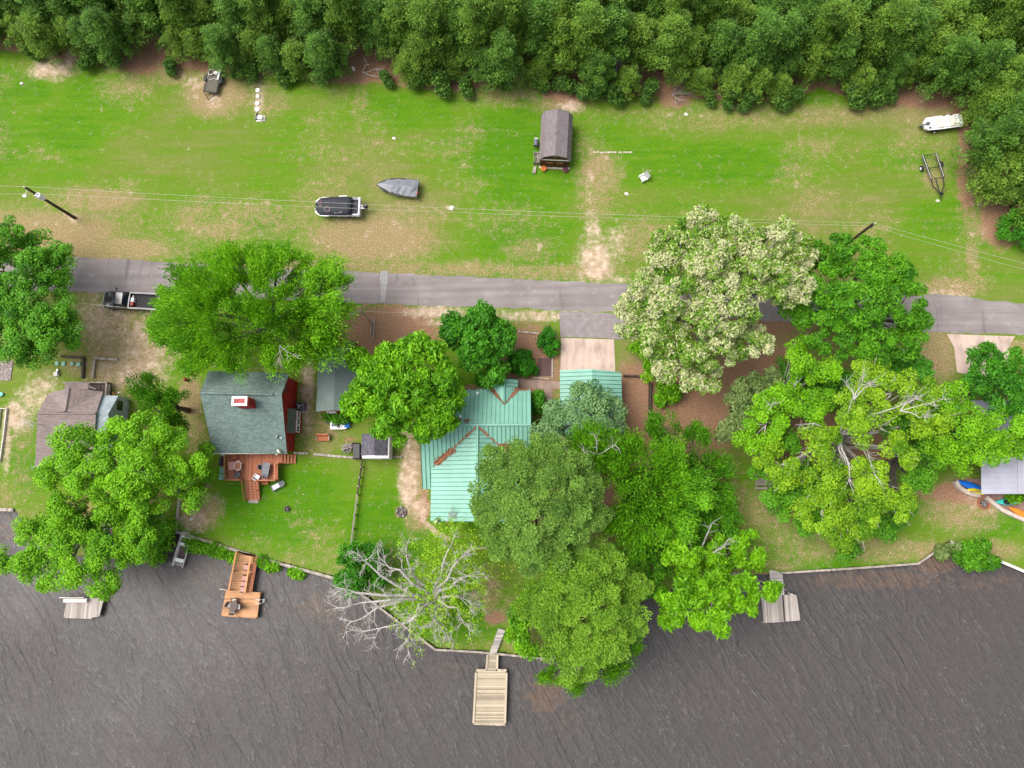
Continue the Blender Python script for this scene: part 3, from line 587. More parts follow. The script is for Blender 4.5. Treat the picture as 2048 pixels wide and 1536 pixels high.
tree('gum_tree', 'lime green tree on the left lake shore, spreading over the brown roof', 'tree', [(150, 890, 48, 8), (225, 872, 44, 8), (290, 872, 48, 8.5), (350, 890, 40, 7.5), (110, 940, 40, 7), (180, 950, 54, 9), (260, 950, 56, 10), (340, 950, 46, 7.5), (395, 925, 30, 6.5), (130, 1000, 40, 7), (290, 1010, 44, 7), (380, 1000, 30, 6), (220, 1000, 40, 7)], 'broad', L['lime'], 32, bark='palebark', trunk_r=.45, twigs=100, bare=.5)
tree('gum_tree', 'lime green tree reaching over the water at the far left above the small grey dock', 'tree', [(70, 1060, 40, 7.5), (130, 1070, 48, 8), (60, 1120, 40, 7.5), (140, 1130, 50, 8), (220, 1110, 52, 8), (280, 1090, 44, 7), (210, 1165, 34, 7), (100, 1160, 24, 7), (5, 1120, 26, 7), (250, 1050, 36, 6)], 'broad', L['lime'], 33, bark='palebark', trunk_r=.38, twigs=90, bare=.5, base=tuple(P(170, 1075, 2)[:2]))
tree('yard_tree', 'feathery green tree between the brown roofed house and the red cabin', 'tree', [(300, 780, 36, 5.5), (345, 790, 36, 5.5), (320, 830, 42, 6), (360, 840, 28, 5)], 'feather', L['mid'], 34, dens=1.1)
tree('sapling', 'sprig of lime leaves from the slim tree beside the cabin deck corner', 'tree', [(412, 905, 16, 4), (400, 930, 20, 3.5), (412, 950, 14, 3.5)], 'broad', L['lime'], 35, trunk_r=.08, base=tuple(P(404, 930)[:2]))
tree('gum_tree', 'mid green tree filling in below and left of the big lime sycamore', 'tree', [(1560, 880, 44, 5.5), (1590, 960, 46, 5), (1640, 1000, 46, 5), (1680, 1050, 42, 4), (1610, 1040, 40, 4), (1560, 1000, 34, 4), (1530, 940, 30, 4.5), (1700, 1100, 26, 3.2)], 'broad', L['mid'], 81, dens=.9)
tree('gum_tree', 'mid green tree right of the sycamore fork above the kayak lawn', 'tree', [(1800, 850, 46, 6), (1850, 900, 44, 5.5), (1830, 960, 36, 5), (1880, 850, 40, 6), (1790, 1020, 36, 4.5), (1760, 1060, 30, 4)], 'broad', L['mid'], 82, dens=.9)
tree('gum_tree', 'mid green tree behind the sycamore beside the big dark oak', 'tree', [(1600, 770, 44, 5), (1680, 780, 46, 5.5), (1780, 740, 40, 5), (1840, 740, 36, 5.5), (1560, 740, 30, 4.5)], 'broad', L['deep'], 83, dens=.85)
tree('gum_tree', 'dim green tree low between the feathery tree and the sweetgum', 'tree', [(1330, 1080, 44, 4.5), (1400, 1060, 36, 4), (1300, 1130, 40, 5), (1290, 1170, 30, 4), (1450, 1080, 26, 3.5)], 'fine', L['mid'], 84, dens=.9)
tree('yard_tree', 'small lime tree at the foot of the brown roof by the left shore', 'tree', [(190, 1060, 36, 4.5), (250, 1020, 36, 4.5), (300, 1060, 34, 4.5), (150, 1040, 30, 4)], 'broad', L['mid'], 85, dens=.9)
# shrubs
def bush(label, lobes, mat, seed, style='hedge', dens=1.6, group=None, lowz=None, name='shrub', flat=.9):
    return tree(name, label, 'shrub', lobes, style, mat, seed, trunk_r=.07, dens=dens, group=group, twigs=8, lowz=lowz, flat=flat)
bush('clipped round green shrub left of the concrete driveway', [(1098, 678, 23, 1.1), (1100, 698, 16, .8)], L['hedge'], 41)
bush('wide clipped green shrub by the red slab above the entry roof', [(1040, 724, 28, 1.1), (1058, 736, 20, .9)], L['hedge'], 42)
bush('upright deep green shrub between the teal roofs', [(1078, 790, 15, 1.4), (1077, 812, 16, 1.4)], L['deep'], 43, 'fine', 1.4)
bush('deep green shrub against the north wall of the teal roofed house', [(965, 762, 14, 1.2), (995, 758, 15, 1.2)], L['deep'], 44, 'fine', 1.4)
bush('bright green shrub on the bare mulch right of the dark timber wall', [(1335, 780, 22, 1.0), (1318, 800, 16, .8), (1345, 795, 14, .8)], L['bright'], 45, 'fine', 1.5)
bush('low green vine heap against the garage end wall', [(672, 836, 14, .6), (690, 838, 14, .6), (660, 832, 9, .5)], L['mid'], 46, 'fine', 1.4)
bush('pale weedy shrub below the cream leaved tree', [(1300, 745, 26, 1.6), (1280, 700, 22, 1.6)], L['lime'], 47, 'fine', 1.0)
bush('leafy shrub in the shallow water at the right end of the bulkhead', [(1950, 1118, 26, .8), (1925, 1105, 20, .5), (1975, 1122, 18, .5), (1960, 1090, 16, .8)], L['mid'], 48, 'fine', 1.4, lowz=-.6)
bush('low weeds on the bank inside the bulkhead corner', [(1905, 1095, 14, .1), (1880, 1104, 12, 0)], L['olive'], 49, 'fine', 1.4, lowz=-.6)
for i, (lb, ls) in enumerate([('green waterweed bank between the moored boat and the orange dock walk', [(385, 1086, 13, -.3), (400, 1090, 13, -.3), (415, 1095, 13, -.3), (430, 1100, 13, -.3), (445, 1105, 12, -.3), (460, 1110, 11, -.35), (470, 1112, 9, -.35)]),
                              ('green waterweed clump right of the orange dock walk', [(520, 1118, 10, -.3), (530, 1124, 12, -.3), (542, 1130, 11, -.3), (552, 1133, 8, -.35)]),
                              ('small leafy waterweed clump in front of the bulkhead', [(588, 1142, 9, -.35), (598, 1145, 9, -.35)]),
                              ('leafy bank growth left of the moored boat', [(330, 1085, 24, .2), (345, 1060, 16, .4), (320, 1110, 20, -.1)])]):
    bush(lb, ls, L['bright'], 50+i, 'fine', 1.5, lowz=-.6, name='waterside_plant')
bush('fern fronds lying beside the turquoise kayak', [(2022, 994, 7, .3), (2034, 990, 6, .3)], L['bright'], 58, 'feather', 1.6)
bush('small flower clump in the bare patch left of the deck', [(397, 975, 8, .3)], L['lime'], 59, 'fine', 1.4)
bush('dark green bush at the right edge beside the red needle bank', [(2030, 455, 34, 1.6), (2060, 480, 30, 1.6)], L['deep'], 60, 'fine', 1.2)
# forest of pines: six crown shapes, then copies
def pine_proto(seed, h, r, mat):
    rng = np.random.RandomState(seed); C_ = []; T = []; Rr = []; z = h*.24
    while z < h:
        f = 1-(z-h*.24)/(h*.76); rr = r*(.3+.7*f**.75)*rng.uniform(.7, 1.2); k = max(2, int(2.4*rr+2)); a0 = rng.uniform(0, 6.3)
        for j in range(k):
            a = a0+2*np.pi*j/k+rng.uniform(-.3, .3); q = rr*rng.uniform(.5, 1.15); lt = rng.uniform(.1, .85)
            C_.append([q*math.cos(a), q*math.sin(a), z+rng.uniform(-.3, .3)]); Rr.append(rng.uniform(.7, 1.1)); T.append(lt)
            if rr > 1.4: C_.append([q*.5*math.cos(a+.2), q*.5*math.sin(a+.2), z+.2]); Rr.append(.6); T.append(lt*.8)
        z += .85
    C_.append([0, 0, h-.1]); Rr.append(.6); T.append(.8)
    C_ = np.array(C_)
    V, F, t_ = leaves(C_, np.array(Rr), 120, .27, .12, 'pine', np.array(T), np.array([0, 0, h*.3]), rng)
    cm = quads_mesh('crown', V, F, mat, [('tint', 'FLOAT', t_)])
    tr = MB(); tr.tube([(0, 0, -.2), (.05, 0, h*.5), (0, .05, h*.97)], [.2, .13, .03], 7)
    root = thing('pine_tree', 'green pine packed in the dense wood along the top of the picture', 'tree', (0, 0, 0), 0, 'pines of the top wood')
    o = bpy.data.objects.new('crown', cm); COL.objects.link(o); o.parent = root
    br = tr
    for c in C_[rng.choice(len(C_), 24, replace=False)]: br.tube([(0, 0, c[2]-.5), (c[0]*.5, c[1]*.5, c[2]-.2), (c[0]*1.02, c[1]*1.02, c[2])], [.05, .035, .015], 4)
    br.build('trunk', M['pinebark'], root, smooth=True)
    return root
def copy_tree(o, parent=None):
    c = o.copy(); COL.objects.link(c); c.parent = parent
    for ch in list(o.children): copy_tree(ch, c)
    return c
protos = [pine_proto(100+i, hh, rr, L[['forest2', 'forest', 'forest3'][i % 3]]) for i, (hh, rr) in enumerate([(9.5, 3.0), (11, 3.3), (8, 2.8), (10.5, 3.5), (12, 3.2), (6.5, 2.6)])]
used = [False]*6; rg = random.Random(5)
def place(proto_i, x, y, sc, label=None, group=None):
    o = protos[proto_i]
    if used[proto_i]: o = copy_tree(o)
    used[proto_i] = True
    o.location = (x, y, 0); o.rotation_euler = (0, 0, rg.uniform(0, 6.28)); o.scale = (sc, sc, sc*rg.uniform(.9, 1.1))
    if label: o['label'] = label
    if group: o['group'] = group
    return o
pts_f = []
yrow = 0
x0 = P(-140, 60).x; x1 = P(2200, 60).x
for row in range(5):
    x = x0+rg.uniform(0, 2)
    while x < x1:
        px, _ = PIX(np.array(x), np.array(40.0)); ey = edge_y(float(px))
        if px > 1880: ey = 190
        base_y = P(float(px), float(ey)-3, 0).y+.9+row*3.0+rg.uniform(-.8, .8)
        gap = row == 0 and (abs(px-290) < 40 or abs(px-740) < 55 or abs(px-1345) < 50 or abs(px-1130) < 40)
        if not gap: pts_f.append((x+rg.uniform(-.5, .5), base_y, row))
        x += rg.uniform(2.5, 3.9)
for x, y, row in pts_f: place([5, 2, 0, 3][rg.randint(0, 3)] if row == 0 else rg.choice([0, 1, 3, 4, 2]), x, y, rg.uniform(.62, .85) if row == 0 else rg.uniform(.85, 1.08))
RG = 'pines at the right edge of the field'
for (x, y, z, k, s, lb) in [(1960, 140, 5, 0, .9, 'topmost pine of the right edge row, above the white boat'), (2020, 160, 6, 1, .95, 'yellow green pine at the right edge near the top corner'),
                            (1985, 215, 4, 2, .95, 'pine whose low boughs brush the white boat'), (2040, 230, 6, 3, 1, 'right edge pine just behind the white boat'),
                            (1990, 285, 5, 0, .95, 'right edge pine level with the gap between boat and trailer'), (2045, 310, 6, 4, .9, 'right edge pine level with the empty black trailer'),
                            (2010, 345, 5, 5, 1.1, 'lowest pine of the right edge row'), (2095, 370, 6, 1, 1, 'half hidden pine cut by the right edge below the others')]:
    b = P(x, y, z); place(k, b.x, b.y, s, lb, RG)
# low bushes along the wood edge
LB = 'low evergreen bushes along the wood edge'
proto_b = None
for i, (x, y, r) in enumerate([(180, 118, 16), (215, 112, 18), (480, 140, 15), (505, 138, 17), (560, 150, 15), (590, 145, 13), (655, 148, 15), (840, 158, 17), (880, 165, 18), (930, 172, 15), (1000, 160, 14), (1075, 160, 14), (1130, 172, 15), (1190, 182, 18), (1225, 186, 16), (1300, 180, 16), (1460, 190, 15), (1500, 196, 17), (1560, 196, 16), (1590, 192, 15), (1705, 190, 20), (1740, 192, 17), (1780, 182, 14), (340, 128, 12), (60, 100, 12), (770, 155, 12), (1420, 192, 13)]):
    if proto_b is None:
        proto_b = bush('low dark green bush where the wood meets the mown grass', [(x, y, 18, 1.3), (x+14, y+4, 12, 1.0), (x-14, y, 12, 1.0)], L['forest2'], 70, 'fine', 1.3, LB, name='bush'); o = proto_b
    else: o = copy_tree(proto_b)
    b = P(x, y, 1.2); o.location = (b.x, b.y, 0); s = r/17*rg.uniform(.9, 1.15); o.scale = (s, s, s); o.rotation_euler = (0, 0, rg.uniform(0, 6.28))
# bleached, nearly bare tree
def bare_tree():
    b = P(875, 1235); root = thing('bleached_tree', 'bleached bare tree with long white limbs over the lake and sparse leaves', 'tree', (b.x, b.y, -.3))
    rg = random.Random(21); mb = MB(); tips = []
    def twig(p, d, ln, r, lvl):
        pts = [p]; q = p.copy(); dd = d.copy()
        for k in range(4):
            dd = (dd+Vector((rg.gauss(0, .2), rg.gauss(0, .2), rg.gauss(0, .14)))).normalized(); q = q+dd*ln/4; pts.append(q.copy())
        mb.tube(pts, [r*(1-.2*k)+.008 for k in range(5)], 5 if lvl < 2 else 3, False); tips.append(q)
        if lvl < 3 and ln > .3:
            for k in range(rg.choice([3, 4, 4]) if lvl < 3 else 2):
                s = pts[rg.randint(1, 4)]; nd = (dd+Vector((rg.gauss(0, .65), rg.gauss(0, .65), rg.gauss(.05, .3)))).normalized()
                twig(s, nd, ln*rg.uniform(.45, .72), r*.5, lvl+1)
    fork = P(868, 1200, 3.0)
    mb.tube([Vector((b.x, b.y, -.4)), Vector((b.x, b.y, 1.2)).lerp(fork, .3), fork], [.4, .33, .24], 9)
    limbs = [((835, 1195, 5), (760, 1150, 7.5), (725, 1118, 8)), ((830, 1198, 5), (780, 1200, 7), (685, 1215, 6.5)), ((820, 1195, 5), (755, 1215, 5.5), (700, 1245, 5)), ((838, 1210, 5), (815, 1245, 6), (735, 1262, 5.5)),
             ((845, 1215, 5), (820, 1245, 6), (816, 1278, 6)), ((850, 1180, 6), (800, 1140, 9), (770, 1125, 9)), ((875, 1175, 6), (905, 1135, 9), (930, 1105, 10)), ((880, 1180, 6), (915, 1160, 8), (942, 1152, 8)),
             ((870, 1170, 6), (885, 1130, 8), (905, 1085, 8.5)), ((880, 1200, 5), (915, 1215, 6), (930, 1245, 5)), ((860, 1215, 4), (880, 1250, 4.5), (895, 1275, 4)), ((885, 1195, 5), (918, 1195, 7), (938, 1206, 6)), ((840, 1170, 6), (815, 1120, 8), (812, 1100, 8.5)),
             ((835, 1190, 5), (710, 1185, 7), (690, 1178, 7))]
    for a, m, c in limbs:
        A, Mm, C_ = P(*a), P(*m), P(*c); p = [fork, A, A.lerp(Mm, .5)+Vector((rg.uniform(-.3, .3), rg.uniform(-.3, .3), .2)), Mm, Mm.lerp(C_, .6)+Vector((rg.uniform(-.2, .2), rg.uniform(-.2, .2), 0)), C_]
        mb.tube(p, [.2, .17, .14, .1, .06, .03], 7, False)
        for k in range(10):
            i = rg.randint(1, 4); s = p[i].lerp(p[i+1], rg.random()); d = ((C_-A).normalized()*.9+Vector((rg.gauss(0, .7), rg.gauss(0, .7), rg.gauss(.05, .3)))).normalized()
            twig(s, d, rg.uniform(.8, 1.6), .04, 1)
        twig(C_, (C_-Mm).normalized(), 1.5, .05, 1)
    # the broken stub
    mb.tube([P(890, 1228, 2.2), P(865, 1248, 2.6), P(842, 1256, 2.4)], [.33, .3, .2], 8)
    mb.build('trunk', M['deadbark'], root, world=True)
    c = np.array([t for t in tips]); rng = np.random.RandomState(4); c = c[(c[:, 0] > P(790, 1180, 6).x) & (rng.rand(len(c)) < .06)]
    ex = np.array([P(x, y, z) for x, y, z in [(905, 1080, 7), (890, 1100, 7), (940, 1120, 7), (960, 1140, 6.5), (860, 1130, 6), (880, 1150, 6), (900, 1210, 5.5), (870, 1220, 5), (930, 1200, 6), (830, 1240, 5), (850, 1140, 6), (920, 1165, 6)]])
    ex = np.repeat(ex, 42, 0)+rng.normal(0, 1.3, (504, 3)); c = np.concatenate([c, ex])-np.array(root.location)
    V, F, t_ = leaves(c, np.full(len(c), .5), 13, .17, .13, 'broad', rng.uniform(.3, .9, len(c)), np.zeros(3), rng)
    o = bpy.data.objects.new('crown', quads_mesh('crown', V, F, L['limeyel'], [('tint', 'FLOAT', t_)])); COL.objects.link(o); o.parent = root
bare_tree()
def dead_limb(label, base, tips_, seed, r=.09, name='dead_branch', mat='deadbark', n=7, ln=(.4, 1.2)):
    B = P(*base); root = thing(name, label, 'branch', B); rg = random.Random(seed); mb = MB()
    for t_ in tips_:
        T = P(*t_); q_ = (T-B).length*.09; p = [B, B.lerp(T, .3)+Vector((rg.uniform(-q_, q_), rg.uniform(-q_, q_), .1)), B.lerp(T, .65)+Vector((rg.uniform(-q_, q_), rg.uniform(-q_, q_), .1)), T]; mb.tube(p, [r, r*.8, r*.5, r*.15], 5)
        for k in range(n):
            s = p[rg.randint(1, 2)].lerp(T, rg.random()); d = ((T-B).normalized()+Vector((rg.gauss(0, .7), rg.gauss(0, .7), rg.gauss(0, .3)))).normalized(); l_ = rg.uniform(*ln)
            mb.tube([s, s+d*l_*.5+Vector((rg.uniform(-.1, .1),)*3), s+d*l_], [.03, .02, .008], 3)
    for i, v in enumerate(mb.v): mb.v[i] = (v[0]-B.x, v[1]-B.y, v[2]-B.z)
    o = mb.build(name, M[mat]); o.location = B; bpy.data.objects.remove(root); o.name = name; return tag(o, label, 'branch')
def limb_on(root_label, base, tips_, seed, r=.12, mat='deadbark', n=8):
    root = next(o for o in bpy.data.objects if o.get('label') == root_label)
    o = dead_limb('x', base, tips_, seed, r, mat=mat, n=n, ln=(.5, 1.5)); del o['label']; del o['category']; o.name = 'bare_limb'
    lo = Vector(o.location)-Vector(root.location); o.parent = root; o.location = lo
limb_on('lime tree with bleached dead limbs overhanging the grey dock and the lake', (1400, 1120, 5), [(1425, 1045, 9), (1460, 1075, 9.3), (1375, 1072, 9.3), (1450, 1090, 9)], 3, .15)
SY = 'largest lime green sycamore with bare white limbs showing at its middle'
limb_on(SY, (1678, 872, 8), [(1705, 795, 12.8)], 4, .13)
limb_on(SY, (1707, 800, 12.4), [(1725, 750, 13.2), (1690, 765, 13), (1745, 765, 13)], 44, .07, n=12)
limb_on(SY, (1678, 872, 8), [(1590, 850, 11.5), (1620, 895, 10)], 5, .14)
limb_on(SY, (1678, 872, 8), [(1775, 845, 12.0), (1850, 790, 12.4)], 6, .11, n=16)
limb_on(SY, (1800, 822, 11.5), [(1890, 798, 12.4), (1860, 835, 11.8), (1835, 790, 12.4)], 66, .06, n=12)
limb_on(SY, (1678, 872, 8), [(1700, 940, 9.5), (1700, 970, 9)], 7, .12)
limb_on(SY, (1725, 895, 7), [(1760, 965, 9), (1745, 935, 9.5)], 8, .1)
limb_on(SY, (1640, 890, 7), [(1660, 868, 8), (1600, 905, 9)], 9, .14)
limb_on('yellow green tree just left of the big pale limbed sycamore', (1580, 790, 8), [(1535, 810, 10.5), (1600, 760, 11)], 10, .1)
limb_on('huge feathery bright green tree spilling over the road and the red cabin', (560, 690, 12), [(560, 725, 12.6), (590, 712, 12.8)], 11, .03, 'palebark')
limb_on('feathery bright green tree between the big pine and the carport', (1195, 910, 10), [(1190, 870, 12), (1165, 900, 12.2), (1230, 890, 12.5)], 12, .09)
dead_limb('long bare grey fallen tree top hanging among the pines above the barn shed', (1223, 45, 7), [(1232, 150, 2), (1222, 140, 2.2), (1240, 130, 2.4)], 13, .12, n=14)
dead_limb('heap of reddish dead branches at the wood edge right of the barn shed', (1345, 190, .2), [(1380, 150, .8), (1370, 175, .5), (1360, 205, .3), (1385, 190, .4)], 14, .05, n=14, mat='palebark')
dead_limb('forked dead stick lying at the wood edge above the boats', (725, 145, .1), [(770, 155, .3), (760, 140, .4), (735, 125, 1)], 15, .05, n=5)
dead_limb('fallen twiggy branch lying on the south end of the teal roof', (893, 1045, 4.3), [(908, 1022, 4.6), (904, 1018, 4.6), (912, 1028, 4.6)], 16, .04, n=5, mat='palebark')
dead_limb('dead stick on the lawn south of the deck left of the steps', (407, 985, .05), [(445, 1005, .05)], 17, .03, n=3)
dead_limb('long twig lying in the lawn near the bulkhead corner', (385, 1055, .05), [(398, 1035, .05)], 18, .03, n=3)
# ---------------- buildings ----------------
def slab_quad(mb, pts, th=.12):
    "a roof sheet of thickness th through world points (counter-clockwise from above)"
    V = [Vector(p) for p in pts]; n = len(V)
    return mb.add([v for v in V]+[v-Vector((0, 0, th)) for v in V], [tuple(range(n)), tuple(range(2*n-1, n-1, -1))]+[(i, n+i, n+(i+1) % n, (i+1) % n) for i in range(n)])
def ribs(mb, a0, a1, b0, b1, step, w_=.05, h=.05, inside=None):
    "raised seams from edge a0-a1 to edge b0-b1"
    a0, a1, b0, b1 = map(Vector, (a0, a1, b0, b1)); k = max(1, int((a1-a0).length/step))
    for i in range(k+1):
        t_ = i/k; p = a0.lerp(a1, t_); q = b0.lerp(b1, t_); d = (q-p); s = Vector((0, 0, 1)).cross(d).normalized()*w_/2; u = Vector((0, 0, h))
        mb.add([p-s, p+s, q+s, q-s, p-s+u, p+s+u, q+s+u, q-s+u], [(4, 5, 6, 7), (0, 1, 5, 4), (1, 2, 6, 5), (2, 3, 7, 6), (3, 0, 4, 7)])
def window(root, c, wdt, hgt, ax, sgn, frame='white', name='window'):
    "framed window on a wall whose outward normal is sgn along axis ax"
    f = MB(); g = MB(); c = Vector(c); o = Vector((sgn*.03, 0, 0)) if ax == 'x' else Vector((0, sgn*.03, 0))
    def bx(mb, du, dz, su, sz, th, off):
        p = c+o*off+(Vector((0, du, dz)) if ax == 'x' else Vector((du, 0, dz)))
        mb.box(p, (th, su, sz) if ax == 'x' else (su, th, sz))
    for d in (-1, 1): bx(f, d*wdt/2, 0, .09, hgt+.09, .08, 1); bx(f, 0, d*hgt/2, wdt-.09, .09, .08, 1)
    bx(f, 0, 0, .05, hgt-.09, .05, 1); bx(g, 0, 0, wdt-.09, hgt-.09, .03, .5)
    fo = f.build(name, M[frame], root, world=True); go_ = g.build('pane', M['glass']); 
    me = go_.data; l = root.location
    for v in me.vertices: v.co = v.co-l
    go_.parent = fo
    return fo
def poly_wall(mb, pts): return mb.add(pts, [tuple(range(len(pts)))])
# --- red cabin ---
g0 = P(510, 840); cab = thing('cabin', 'red cabin with a steep grey green shingle roof, chimney and deck', 'house', (g0.x, g0.y, 0))
zr, zs, zn = 7.0, 3.2, 5.2
SW, SE, RW, RE, NW, NE = P(426, 906, zs), P(574, 908, zs), P(400, 785, zr), P(563, 788, zr), P(417, 742, zn), P(579, 746, zn)
m = MB(); slab_quad(m, [SW, SE, RE, RW]); slab_quad(m, [RW, RE, NE, NW]); roof = m.build('roof', M['cabinroof'], cab, world=True)
def sub(mb, name, mat, par, root, smooth=False):
    mb.v = [(v[0]-root.location.x, v[1]-root.location.y, v[2]-root.location.z) for v in mb.v]
    return mb.build(name, mat, par, smooth=smooth)
m = MB(); m.tube([RW+Vector((0.1, -.05, .03)), RE+Vector((-.9, -.05, .03))], .16, 6); sub(m, 'ridge_cap', M['cabinroof'], roof, cab)
m = MB(); m.box(((SW.x+SE.x)/2, SW.y-.05, zs-.1), (SE.x-SW.x, .1, .16)); sub(m, 'gutter', M['offwhite'], roof, cab)
xw, xe = SW.x+.5, P(592, 840).x; ys, yn = SW.y+.35, P(560, 757).y-.4
m = MB(); ry = (RW.y+RE.y)/2
prof = [(ys, 0), (yn, 0), (yn, zn-.35), (ry, zr-.3), (ys, zs-.15)]
m.loft([[(xw, y, z) for y, z in prof], [(xe-.02, y, z) for y, z in prof]]); m.build('wall', M['red'], cab, world=True)
window(cab, (xe, P(597, 783, 2).y, 4.3), 1.2, .9, 'x', 1, 'redp')
m = MB(); y0, y1 = P(590, 866, 2.7).y, P(590, 817, 2.7).y
m.box((xe+.35, (y0+y1)/2, 1.2), (.7, y1-y0-.3, 2.2)); bay = m.build('bay', M['red'], cab, world=True)
m = MB(); slab_quad(m, [(xe-.05, y0, 3.0), (xe+.75, y0, 2.5), (xe+.75, y1, 2.5), (xe-.05, y1, 3.0)], .08); sub(m, 'bay_roof', plain('olive_roofing', (.085, .1, .07), .8), bay, cab)
for k in range(3): window(cab, (xe+.72, y0+.55+k*(y1-y0-1.1)/2, 1.5), .65, 1.1, 'x', 1)
c = P(479, 802, 8.4); m = MB(); m.box((c.x+.15, c.y-.05, 7.1), (1.5, .95, 2.4)); ch = m.build('chimney', M['red'], cab, world=True)
m = MB(); q = [(-.8, -.5), (.8, -.5), (.8, .5), (-.8, .5)]; q2 = [(-.58, -.26), (.58, -.26), (.58, .26), (-.58, .26)]
m.loft([[(c.x+a, c.y+b, z) for a, b in qq] for qq, z in ((q2, 8.3), (q, 8.3), (q, 8.45), (q2, 8.45))], False); sub(m, 'chimney_cap', M['white'], ch, cab)
m = MB(); m.box((c.x, c.y, 8.34), (1.25, .6, .06)); m.box((c.x-.35, c.y, 8.42), (.5, .08, .06), .6); m.box((c.x+.35, c.y, 8.42), (.5, .08, .06), -.6); sub(m, 'flue_cover', M['redp'], ch, cab)
def dish(label, px, py, z, dia=.55, rz=0, mat='offwhite'):
    p = P(px, py, z); o = thing('satellite_dish', label, 'satellite dish', p, rz)
    m = MB(); rings = [[(dia/2*s*math.cos(a), .12*(s*s)-.1, dia/2*s*math.sin(a)+.5) for a in [2*math.pi*k/14 for k in range(14)]] for s in (.05, .5, .8, 1)]
    rings = [[(x, y+.0-.5*(z_-.5), z_*.9) for x, y, z_ in r] for r in rings]; m.loft(rings); m.build('dish', M[mat], o, smooth=True)
    m = MB(); m.tube([(0, .1, 0), (0, .1, .4), (0, 0, .5)], .035, 6); m.build('mast', M['galv'], o); m = MB(); m.tube([(0, .02, .3), (0, -.5, .35)], .02, 5); m.box((0, -.52, .36), (.09, .09, .09)); m.build('arm', M['galv'], o)
    return o
dish('white satellite dish on the red cabin roof, nearer the chimney', 556, 873, 4.0, .55, 1.2); dish('white satellite dish on the lower edge of the red cabin roof', 562, 903, 3.3, .7, -.8)
# deck of the cabin
dz = 1.0; d0 = P(500, 935); deck = thing('deck', 'red stained timber deck with two flights of steps south of the cabin', 'deck', (d0.x, d0.y, 0))
A = [P(x, y, dz) for x, y in [(455, 907), (565, 909), (565, 926), (556, 927), (556, 962), (455, 961)]]
m = MB(); m.prism([(p.x, p.y) for p in A][::-1], dz-.12, dz); m.build('deck_boards', M['deckred'], deck, world=True)
def rail(root, pts, z, h=.95, mat='deckred', post=.1, gap=1.6, name='railing', top=.14):
    for a, b in zip(pts, pts[1:]):
        m = MB(); a = Vector((a[0], a[1], z)); b = Vector((b[0], b[1], b[2] if len(b) > 2 else z)) if not isinstance(b, Vector) else Vector((b.x, b.y, z)); d = b-a; an = math.atan2(d.y, d.x); c = (a+b)/2
        m.box((c.x, c.y, z+h), (d.length, top, .05), an); m.box((c.x, c.y, z+.12), (d.length, .05, .06), an); k = max(1, round(d.length/gap))
        for i in range(k+1): q = a.lerp(b, i/k); m.box((q.x, q.y, z+h/2-.1), (post, post, h+.15), an)
        k = max(2, int(d.length/.16))
        for i in range(k): q = a.lerp(b, (i+.5)/k); m.box((q.x, q.y, z+h/2+.05), (.035, .035, h-.1), an)
        m.build(name, M[mat], root, world=True)
pz = dz+.9
def PR(x, y): return P(x, y, pz)
rail(deck, [A[0]+Vector((.05, -.3, 0)), A[5]+Vector((.05, .05, 0)), P(487, 961, dz)+Vector((0, .05, 0))], dz)
rail(deck, [P(517, 962, dz)+Vector((0, .05, 0)), A[4]+Vector((-.05, .05, 0)), A[3]+Vector((-.05, 0, 0)), P(563, 927, dz)], dz)
def stairs(root, x0, x1, y0, y1, z, n, mat, axis='y', name='steps'):
    m = MB()
    for i in range(n):
        t_ = (i+.5)/n; zz = z*(1-(i+1)/(n+1))
        if axis == 'y': m.box(((x0+x1)/2, y0+(y1-y0)*t_, zz), (abs(x1-x0), abs(y1-y0)/n-.03, .06))
        else: m.box((x0+(x1-x0)*t_, (y0+y1)/2, zz), (abs(x1-x0)/n-.03, abs(y1-y0), .06))
    for s in (0, 1):
        if axis == 'y': xx = (x0, x1)[s]; m.add([(xx-.03, y0, z-.25), (xx+.03, y0, z-.25), (xx+.03, y0, z), (xx-.03, y0, z), (xx-.03, y1, 0), (xx+.03, y1, 0), (xx+.03, y1, .2), (xx-.03, y1, .2)], [(0, 1, 2, 3), (7, 6, 5, 4), (0, 4, 5, 1), (3, 2, 6, 7), (1, 5, 6, 2), (0, 3, 7, 4)])
        else: yy = (y0, y1)[s]; m.add([(x0, yy-.03, z-.25), (x0, yy+.03, z-.25), (x0, yy+.03, z), (x0, yy-.03, z), (x1, yy-.03, 0), (x1, yy+.03, 0), (x1, yy+.03, .2), (x1, yy-.03, .2)], [(0, 1, 2, 3), (7, 6, 5, 4), (0, 4, 5, 1), (3, 2, 6, 7), (1, 5, 6, 2), (0, 3, 7, 4)])
    return m.build(name, mat, root, world=True)
xa, xb = P(489, 962, dz).x, P(516, 962, dz).x; ya, yb = P(500, 962, dz).y-.02, P(500, 1000, 0).y
stairs(deck, xa, xb, ya, yb, dz, 7, M['deckred'])
for xx in (xa, xb):
    m = MB(); m.tube([(xx, ya, dz+.9), (xx, yb, .9)], .06, 4)
    for t_ in (0, .5, 1): m.box((xx, ya+(yb-ya)*t_, (dz*(1-t_))+.42), (.09, .09, .92))
    m.build('handrail', M['deckred'], deck, world=True)
stairs(deck, P(565, 915, dz).x+.02, P(593, 915, 0).x, P(570, 909, dz).y, P(570, 926, dz).y, dz, 4, M['deckred'], 'x')
m = MB()
for x, y in [(456, 945), (487, 960), (517, 960), (555, 960), (555, 930), (456, 915)]: p = P(x, y, dz); m = MB(); m.box((p.x, p.y, .42), (.12, .12, .86)); m.build('post', M['deckred'], deck, world=True)
slab('stair_landing', [(497, 1000), (517, 1000), (517, 1006), (497, 1006)], .08, CON2, .08)
